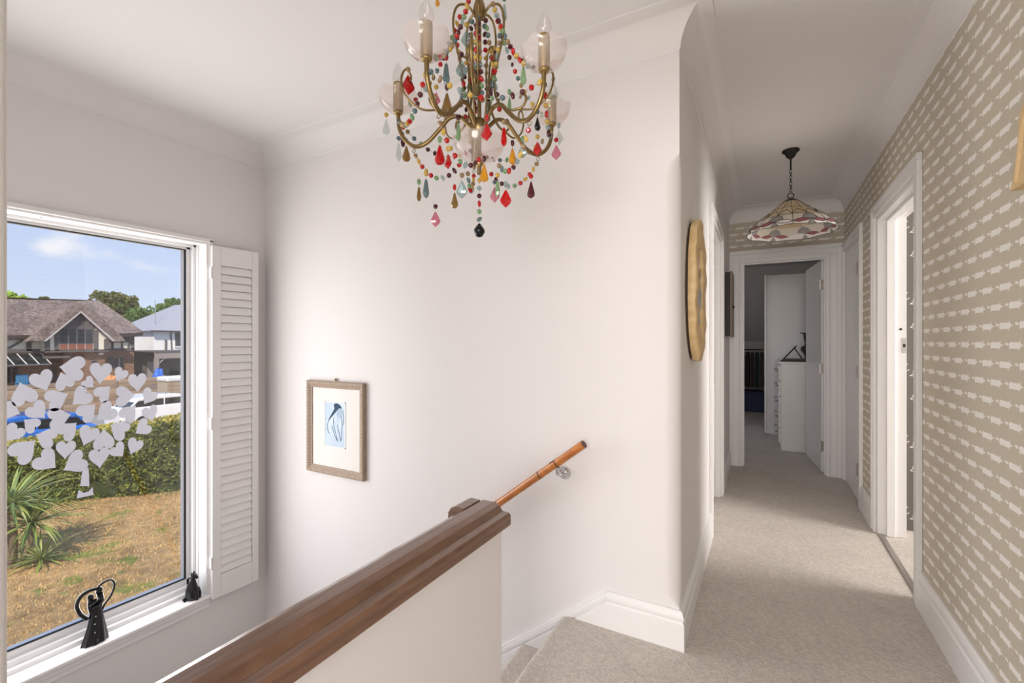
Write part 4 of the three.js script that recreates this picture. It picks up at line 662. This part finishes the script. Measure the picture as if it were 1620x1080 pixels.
{ // spiky cordyline clump
  const c = thing('cordyline_palm', 'spiky green cabbage palm clump at the lawn edge', 'palm', [-11.9, GY, -2.85]);
  const leaf = (() => { const n = 8, pos = [], idx = []; for (let i = 0; i <= n; i++) { const t = i / n, w = 0.03 * Math.sin(Math.PI * Math.min(1, t * 0.9 + 0.12)) * (1 - t * 0.55), y = 0.95 * t - 0.16 * t * t * t, x = 0.3 * t * t; pos.push(x, y, -w, x + 0.006, y - 0.008, 0, x, y, w); } for (let i = 0; i < n; i++) { const a = i * 3; idx.push(a, a + 3, a + 1, a + 1, a + 3, a + 4, a + 1, a + 4, a + 2, a + 2, a + 4, a + 5); } const g = new THREE.BufferGeometry(); g.setAttribute('position', new THREE.Float32BufferAttribute(pos, 3)); g.setIndex(idx); g.computeVertexNormals(); return g; })();
  const mats = [[0.26, 0.36, 0.08], [0.38, 0.46, 0.13], [0.52, 0.54, 0.22], [0.16, 0.25, 0.06]].map((q) => phys(...q, 0.5, { side: THREE.DoubleSide, transmission: 0.2, thickness: 0 }));
  mesh('trunk', tube([[0, 0, 0], [0.03, 0.6, 0], [-0.05, 1.15, 0.05]], 0.075, 16, 10), std(0.22, 0.17, 0.12, 1), c);
  mesh('trunk', tube([[0.05, 0, -0.05], [0.12, 0.4, -0.2], [0.1, 0.75, -0.25]], 0.05, 12, 8), std(0.22, 0.17, 0.12, 1), c);
  for (const [x, y, z, n, s] of [[-0.05, 1.15, 0.0, 110, 1.0], [0.1, 0.75, -0.25, 95, 0.95], [0.3, 0.1, -0.3, 55, 0.75], [-0.2, 0.7, 0.3, 35, 0.9]]) for (let i = 0; i < n; i++) {
    const m = mesh('leaf', leaf, mats[i % 4], c); m.position.set(x, y, z); m.rotation.order = 'YXZ'; m.rotation.set(0, rr(0, 6.283), -Math.pow(rnd(), 0.6) * 1.75 + 0.1); m.scale.setScalar(s * rr(0.75, 1.15));
  }
}
// cars behind the hedge
function car(name, label, pos, turn, paint, tall) {
  const c = thing(name, label, 'car', pos, turn);
  const k = tall, body = [[-2.1, 0.35], [-2.1, 0.75], [-1.95, 0.92], [-1.0, 1.0], [1.9, 0.98], [2.1, 0.85], [2.12, 0.35]], cab = [[-1.1, 0.98], [-0.35, k - 0.05], [0.0, k], [1.1, k], [1.5, k - 0.08], [1.95, 0.96]];
  mesh('body', extrude(body, 1.56, 0.08).translate(0, 0, -0.78), paint, c); mesh('cabin_glass', extrude(cab.map(([x, y]) => [x, y - 0.03]), 1.38, 0.04).translate(0, 0, -0.69), M.darkWin, c);
  mesh('roof', extrude([[-0.5, k - 0.1], [-0.32, k - 0.03], [0.0, k + 0.03], [1.1, k + 0.03], [1.55, k - 0.06], [1.6, k - 0.14], [1.1, k - 0.07], [0, k - 0.07]], 1.4, 0.05).translate(0, 0, -0.7), paint, c);
  for (const z of [-0.735, 0.735]) { mesh('pillar', [bar([-1.08, 1.0, z], [-0.36, k - 0.06, z * 0.98], 0.035, 6), bar([0.45, 1.0, z], [0.45, k - 0.04, z], 0.03, 6), bar([1.86, 1.0, z], [1.5, k - 0.09, z], 0.05, 6)], paint, c); mesh('door_mirror', new THREE.SphereGeometry(0.1, 10, 8).scale(0.7, 0.7, 1.1).translate(-0.75, 1.06, z * 1.27), paint, c); }
  mesh('windscreen_wiper', bar([-1.06, 1.02, -0.4], [-0.8, 1.2, 0.2], 0.012, 5), M.black, c);
  for (const x of [-1.35, 1.35]) for (const z of [-0.8, 0.8]) { const w = mesh('wheel', new THREE.CylinderGeometry(0.33, 0.33, 0.2, 20).rotateX(Math.PI / 2).translate(x, 0.33, z), M.black, c); mesh('hub_cap', new THREE.CylinderGeometry(0.2, 0.2, 0.22, 16).rotateX(Math.PI / 2).translate(x, 0.33, z), M.steel, w); }
}
car('white_car', 'white car parked in the street behind the hedge', [-26, GY, -11.6], -Math.PI / 2, phys(0.88, 0.88, 0.9, 0.25, { clearcoat: 1 }), 1.48);
car('blue_car', 'bright blue car parked nearer the hedge on the left', [-22.6, GY, -5.4], Math.PI / 2, phys(0.02, 0.16, 0.62, 0.25, { clearcoat: 1 }), 1.5);
{ // timber retaining fence
  const f = thing('timber_fence', 'brown horizontal timber fence in front of the thatched house', 'fence', [-33, GY - 0.02, -5]);
  for (let r = 0; r < 8; r++) for (let i = 0; i < 4; i++) mesh('board', new RoundedBoxGeometry(0.1, 0.225, 2.38, 1, 0.02).translate(((r * 7 + i * 3) % 5) * 0.008, 0.12 + r * 0.24, -1.2 - i * 2.4), M.fence[(r * 5 + i * 2) % 3], f);
  for (let i = 0; i <= 4; i++) mesh('post', bx(-0.2, -0.06, 0, 1.98, -2.4 * i - 0.07, -2.4 * i + 0.07, 0.01), M.fence[1], f);
}
{ // thatched house, its own x to the right, z towards the street
  const h = thing('thatched_house', 'half timbered brick house with a big thatched roof across the street', 'house', [-47, GY, -14], Math.PI / 2);
  const win = (s0, s1, y0, y1, z, cols, parent = h) => { const w = mesh('window', [bx(s0, s1, y0, y1, z, z + 0.06)], M.beam, parent); for (let i = 0; i < cols; i++) { const a = s0 + (s1 - s0) * i / cols + 0.05, b = s0 + (s1 - s0) * (i + 1) / cols - 0.05; mesh('pane', bx(a, b, y0 + 0.06, y1 - 0.06, z + 0.05, z + 0.075), M.darkWin, w); } return w; };
  mesh('brick_wall', metreUV(clean(bx(-9, 4.5, 0, 3.35, -8, 0))), M.brickWall, h);
  mesh('gable_base', bx(-0.15, 2.35, 0, 3.3, 0, 0.5), M.brickWall, h);
  mesh('upper_wall', bx(-9, 4.5, 3.35, 4.7, -8, -0.02), M.cream, h);
  mesh('gable_wall', extrude([[-1.25, 3.4], [2.45, 3.4], [2.45, 4.3], [0.6, 6.4], [-1.25, 4.3]], 0.9).translate(0, 0, 0), M.cream, h);
  // roof
  { const N = 40, pos = [], P = (u, v) => { const sR = 4.9 + (3.5 - 4.9) * v, s = -10 + (sR + 10) * u, y = 4.42 + 0.45 * u * u + (7.25 - 4.45) * v + 0.25 * Math.sin(v * Math.PI) * 0.4 + 0.14 * fbm(s * 0.7, v * 5, 1, 3), z = 0.75 + (-4 - 0.75) * v; return [s, y, z]; };
    for (let i = 0; i < N; i++) for (let j = 0; j < 14; j++) { const a = P(i / N, j / 14), b = P((i + 1) / N, j / 14), c = P((i + 1) / N, (j + 1) / 14), d = P(i / N, (j + 1) / 14); pos.push(...a, ...b, ...c, ...a, ...c, ...d); if (j === 0) { const a2 = [a[0], a[1] - 0.32, a[2] - 0.25], b2 = [b[0], b[1] - 0.32, b[2] - 0.25]; pos.push(...a2, ...b2, ...b, ...a2, ...b, ...a); } }
    const q = (a, b, c) => pos.push(...a, ...b, ...c), e0 = P(1, 0), r = P(1, 1), e1 = [5.7, 5.15, -3.4], e2 = [5.2, 4.6, -8.7], l0 = [-10, 4.4, -8.7], l1 = P(0, 1), low = (v) => [v[0] - 0.3, v[1] - 0.35, v[2]];
    q(e0, e1, r); q(e1, e2, r); q(e2, l0, l1); q(e2, l1, r); q(low(e0), low(e1), e1); q(low(e0), e1, e0); q(low(e1), low(e2), e2); q(low(e1), e2, e1);
    const g = new THREE.BufferGeometry(); g.setAttribute('position', new THREE.Float32BufferAttribute(pos, 3)); g.computeVertexNormals(); mesh('thatch_roof', metreUV(toCreasedNormals(g, 0.8)), M.thatch, h); }
  { // scalloped ridge
    const pts = [[-10, 0.62]]; for (let s = -10; s <= 3.7; s += 0.15) pts.push([s, -0.12 - 0.14 * Math.cos(s * 2.6) - 0.05 * Math.sin(s * 5)]); const sh2 = [...pts.slice(1), [3.6, 0.55], [-10, 0.55]];
    const g = extrude(sh2, 0.1, 0.03); g.rotateX(-0.95 + 0.0); g.translate(0, 6.72, -3.25); mesh('ridge_cap', metreUV(clean(g)), M.thatch, h); }
  { const g = extrude([[-2.2, 4.15], [-1.0, 5.5], [0.1, 6.75], [0.6, 6.98], [1.1, 6.75], [2.2, 5.5], [3.35, 4.15], [2.7, 4.15], [0.6, 6.45], [-1.45, 4.15]], 4.6, 0.08).translate(0, 0, -3.3); mesh('gable_thatch', metreUV(clean(g)), M.thatch, h); }
  mesh('bargeboard', extrude([[-1.5, 4.12], [0.6, 6.48], [2.72, 4.12], [2.55, 4.12], [0.6, 6.3], [-1.32, 4.12]], 0.08).translate(0, 0, 1.3), std(0.5, 0.47, 0.46, 0.8), h);
  for (let i = 0; i < 4; i++) { const y = 5.12 + i * 0.27, w = 1.02 - i * 0.24; mesh('gable_board', bx(0.6 - w, 0.6 + w, y, y + 0.255, 0.9, 0.95 + (i % 2) * 0.01), M.beam, h); }
  win(-0.48, 1.46, 3.92, 5.08, 0.9, 4);
  for (let i = 0; i < 4; i++) mesh('brick_panel', bx(-0.47 + i * 0.49, -0.04 + i * 0.49, 3.5, 3.9, 0.9, 0.95), M.redBrick, h);
  const beam = (a, b, c, d, z = 0.9) => mesh('beam', bx(a, b, c, d, z, z + 0.07), M.beam, h);
  beam(-1.28, 2.46, 3.28, 3.48); beam(-1.28, -1.0, 3.4, 4.35); beam(-0.75, -0.5, 3.4, 5.0); beam(1.5, 1.76, 3.4, 5.0); beam(2.15, 2.45, 3.4, 4.3); beam(-0.5, 1.5, 5.05, 5.13);
  for (let i = 0; i < 5; i++) mesh('beam', bx(-0.52 + i * 0.49, -0.46 + i * 0.49, 3.48, 3.92, 0.9, 0.96), std(0.42, 0.36, 0.33, 0.8), h);
  beam(-9, -1.28, 3.3, 3.55, 0); beam(2.4, 4.5, 3.3, 3.52, 0); for (const [a, b] of [[-3.3, -3.0], [-2.0, -1.75], [2.45, 2.6], [2.95, 3.08], [3.6, 3.7], [4.3, 4.5], [-5, -4.75], [-6.5, -6.2]]) beam(a, b, 3.4, 4.6, 0);
  mesh('brace', extrude([[-3.0, 3.6], [-2.8, 3.6], [-2.0, 4.25], [-2.0, 4.45]], 0.06), M.beam, h); mesh('brace', extrude([[4.0, 3.5], [4.12, 3.5], [4.35, 4.3], [4.25, 4.35]], 0.06), M.beam, h);
  win(2.62, 2.94, 4.0, 4.5, 0, 1); win(3.1, 4.2, 4.02, 4.55, 0, 2); win(2.78, 3.78, 1.85, 2.78, 0, 3); win(1.5, 1.85, 1.95, 2.6, 0.5, 1); win(-3.1, -2.4, 1.1, 2.3, 0, 2);
  mesh('front_door', bx(-0.75, -0.35, 0.6, 2.7, 0, 0.08), std(0.10, 0.075, 0.06, 0.8), h); mesh('porch_roof', bx(-1.3, 0.1, 2.85, 3.02, 0, 1.0), M.beam, h);
  const cons = mesh('glass_lean_to', extrude([[0, 3.2], [1.5, 2.45], [1.5, 2.4], [0, 3.1]], 4).rotateY(-Math.PI / 2).translate(-1.2, 0, 0.05), M.darkWin, h);
  for (let i = 0; i < 6; i++) mesh('glazing_bar', bar([-1.25 - i * 0.62, 3.22, 0.1], [-1.1 - i * 0.62, 2.46, 1.55], 0.035, 6), std(0.7, 0.69, 0.68, 0.6), cons);
  mesh('gutter', bar([-5.2, 2.42, 1.56], [-1.15, 2.42, 1.56], 0.07, 8), M.beam, h);
  mesh('porch_light', new THREE.SphereGeometry(0.17, 12, 8).scale(1, 0.7, 1).translate(2.05, 3.12, 0.65), std(0.75, 0.72, 0.68, 0.6), h);
  mesh('terrace', bx(-9, 4.5, 0, 0.62, 0, 3.2), M.brickWall, h);
  const ch = thing('garden_chair', 'bright blue wooden garden chair on the terrace of the thatched house', 'chair', [-45.6, GY + 0.62, -11.5], Math.PI / 2), bl = std(0.05, 0.22, 0.42, 0.7);
  mesh('seat', bx(-0.3, 0.3, 0.36, 0.42, -0.3, 0.3), bl, ch); for (let i = 0; i < 5; i++) mesh('back_slat', bx(-0.3 + i * 0.125, -0.19 + i * 0.125, 0.38, 1.15, -0.34, -0.3), bl, ch); for (const x of [-0.3, 0.3]) { mesh('leg', bx(x - 0.04, x + 0.04, 0, 0.6, 0.2, 0.28), bl, ch); mesh('leg', bx(x - 0.04, x + 0.04, 0, 0.6, -0.3, -0.22), bl, ch); mesh('armrest', bx(x - 0.07, x + 0.07, 0.6, 0.64, -0.32, 0.32), bl, ch); }
}
{ // white rendered house
  const h = thing('white_house', 'white rendered house with a slate roof at the right of the window view', 'house', [-52, GY, -22], Math.PI / 2);
  mesh('wall', bx(0.05, 8, 0, 5.25, -8, 0), M.render, h);
  const g = extrude([[-0.4, 5.15], [8.4, 5.15], [4, 8.1]], 9); const p = g.attributes.position; for (let i = 0; i < p.count; i++) { if (p.getY(i) > 7) p.setZ(i, p.getZ(i) > 4 ? 5.2 : 3.8); } g.computeVertexNormals(); g.translate(0, 0, -8.5); mesh('roof', g, M.slate, h);
  mesh('gutter', bar([-0.4, 5.12, 0.55], [8.4, 5.12, 0.55], 0.08, 8), M.beam, h); mesh('downpipe', tube([[1.45, 5.1, 0.4], [1.5, 4.8, 0.1], [1.5, 2.9, 0.08], [1.2, 2.6, 0.08]], 0.06, 20, 6), M.beam, h);
  mesh('drain_pipe', bar([1.05, 2.2, 0.08], [1.05, 4.3, 0.08], 0.08, 6), M.beam, h);
  const w = mesh('window', bx(1.9, 2.5, 3.6, 5.0, 0, 0.06), M.beam, h); mesh('pane', bx(1.98, 2.42, 3.7, 4.9, 0.05, 0.08), M.darkWin, w); mesh('sill', bx(1.85, 2.55, 3.5, 3.6, 0, 0.15), M.render, w);
  mesh('aerial', bar([0.6, 5.2, -1], [0.6, 8.2, -1], 0.04, 5), M.steel, h);
}
{ // carport
  const c = thing('timber_carport', 'open weathered timber carport between the two houses', 'carport', [-44, GY, -19.9], Math.PI / 2), w = std(0.30, 0.265, 0.24, 0.9);
  mesh('roof', bx(-1.2, 2.6, 3.2, 3.32, -4, 0.2), M.beam, c); mesh('fascia', bx(-1.2, 2.6, 2.68, 3.2, 0, 0.14), w, c); for (const x of [-1.05, 2.3]) { mesh('post', bx(x - 0.14, x + 0.14, 0, 2.7, -0.14, 0.14), w, c); mesh('brace', bar([x, 2.1, 0], [x - Math.sign(x) * 0.6, 2.7, 0], 0.08, 6), w, c); }
  mesh('back_wall', bx(-1.2, 2.6, 0, 3.2, -4, -3.9), std(0.12, 0.11, 0.09, 0.9), c); mesh('back_door', bx(-0.1, 0.7, 0, 2.3, -3.9, -3.85), std(0.3, 0.28, 0.26, 0.8), c);
}
function heap(name, label, cat, pos, r, h, mat) {
  const g = new THREE.SphereGeometry(1, 24, 12, 0, Math.PI * 2, 0, Math.PI / 2), p = g.attributes.position; for (let i = 0; i < p.count; i++) { const q = 1 + 0.5 * fbm(p.getX(i) * 1.8 + pos[0], p.getY(i) * 2, p.getZ(i) * 1.8, 3); p.setXYZ(i, p.getX(i) * r * q, p.getY(i) * h * q, p.getZ(i) * r * q); } g.computeVertexNormals();
  tag(mesh(name, g, mat), label, cat).position.set(...pos);
}
heap('blue_tarpaulin', 'crumpled bright blue tarpaulin in front of the carport', 'tarpaulin', [-38, GY, -16.4], 0.5, 2.1, std(0.02, 0.14, 0.62, 0.5));
heap('orange_tarpaulin', 'orange and white covered heap beside the timber fence', 'tarpaulin', [-37, GY, -13.4], 0.95, 1.9, std(0.62, 0.27, 0.10, 0.6));
{ const b = thing('garden_store', 'pale wooden garden store with a white lid at the right of the window view', 'shed', [-31, GY, -13.9], Math.PI / 2); for (let i = 0; i < 7; i++) mesh('board', bx(-0.05, 1.6, i * 0.24, i * 0.24 + 0.225, -0.05, 0.0), M.fence[2], b); mesh('side', bx(-0.05, 1.6, 0, 1.66, -1.2, -0.05), std(0.42, 0.36, 0.26, 0.9), b); mesh('lid', bx(-0.1, 1.65, 1.68, 1.98, -1.25, 0.05, 0.1), std(0.75, 0.74, 0.72, 0.7), b); }
function tree(name, label, x, z, base, top, r, n, cols, size) {
  const t = thing(name, label, 'tree', [x, GY, z]), H = top - GY, hb = base - GY;
  mesh('trunk', tube([[0, 0, 0], [0.1, hb, 0.1], [0, H * 0.85, 0]], 0.28, 10, 8), std(0.12, 0.09, 0.07, 1), t);
  const blobs = []; for (let i = 0; i < 14; i++) { const a = rr(0, 6.28), q = Math.sqrt(rnd()) * r * 0.7; blobs.push([Math.cos(a) * q, rr(hb + (H - hb) * 0.25, H - r * 0.32), Math.sin(a) * q, r * rr(0.28, 0.45)]); } blobs.push([0, H - r * 0.35, 0, r * 0.35]);
  leaves(t, n, () => { const b = blobs[Math.floor(rnd() * blobs.length)], d = V(rr(-1, 1), rr(-1, 1), rr(-1, 1)).normalize().multiplyScalar(b[3] * Math.pow(rnd(), 0.35)); return V(b[0] + d.x, b[1] + d.y, b[2] + d.z); }, size, cols);
}
const gA = [[0.13, 0.17, 0.035], [0.18, 0.20, 0.05], [0.24, 0.20, 0.07], [0.10, 0.13, 0.03]], gB = [[0.14, 0.24, 0.05], [0.19, 0.30, 0.07], [0.11, 0.19, 0.04]], gC = [[0.36, 0.52, 0.08], [0.30, 0.46, 0.06]];
tree('broadleaf_tree', 'large olive green tree rising behind the thatched roof', -65, -23.8, 2.0, 6.9, 2.7, 5200, gA, 0.42);
tree('broadleaf_tree', 'dark round tree behind the white house roof', -66, -29.8, 2.0, 6.8, 2.0, 3600, gB, 0.4);
tree('leafy_shrub', 'bright green rounded bush between the two houses', -62, -25.5, -2.0, 5.0, 2.6, 5200, gB, 0.36);
tree('broadleaf_tree', 'yellow green treetop above the left end of the thatched ridge', -68, -16.2, 2.0, 6.3, 1.9, 2800, gC, 0.4);
tree('broadleaf_tree', 'small dark treetop above the middle of the thatched ridge', -75, -20.6, 2.0, 6.6, 1.0, 1200, gA, 0.35);
renderer.render(scene, camera);
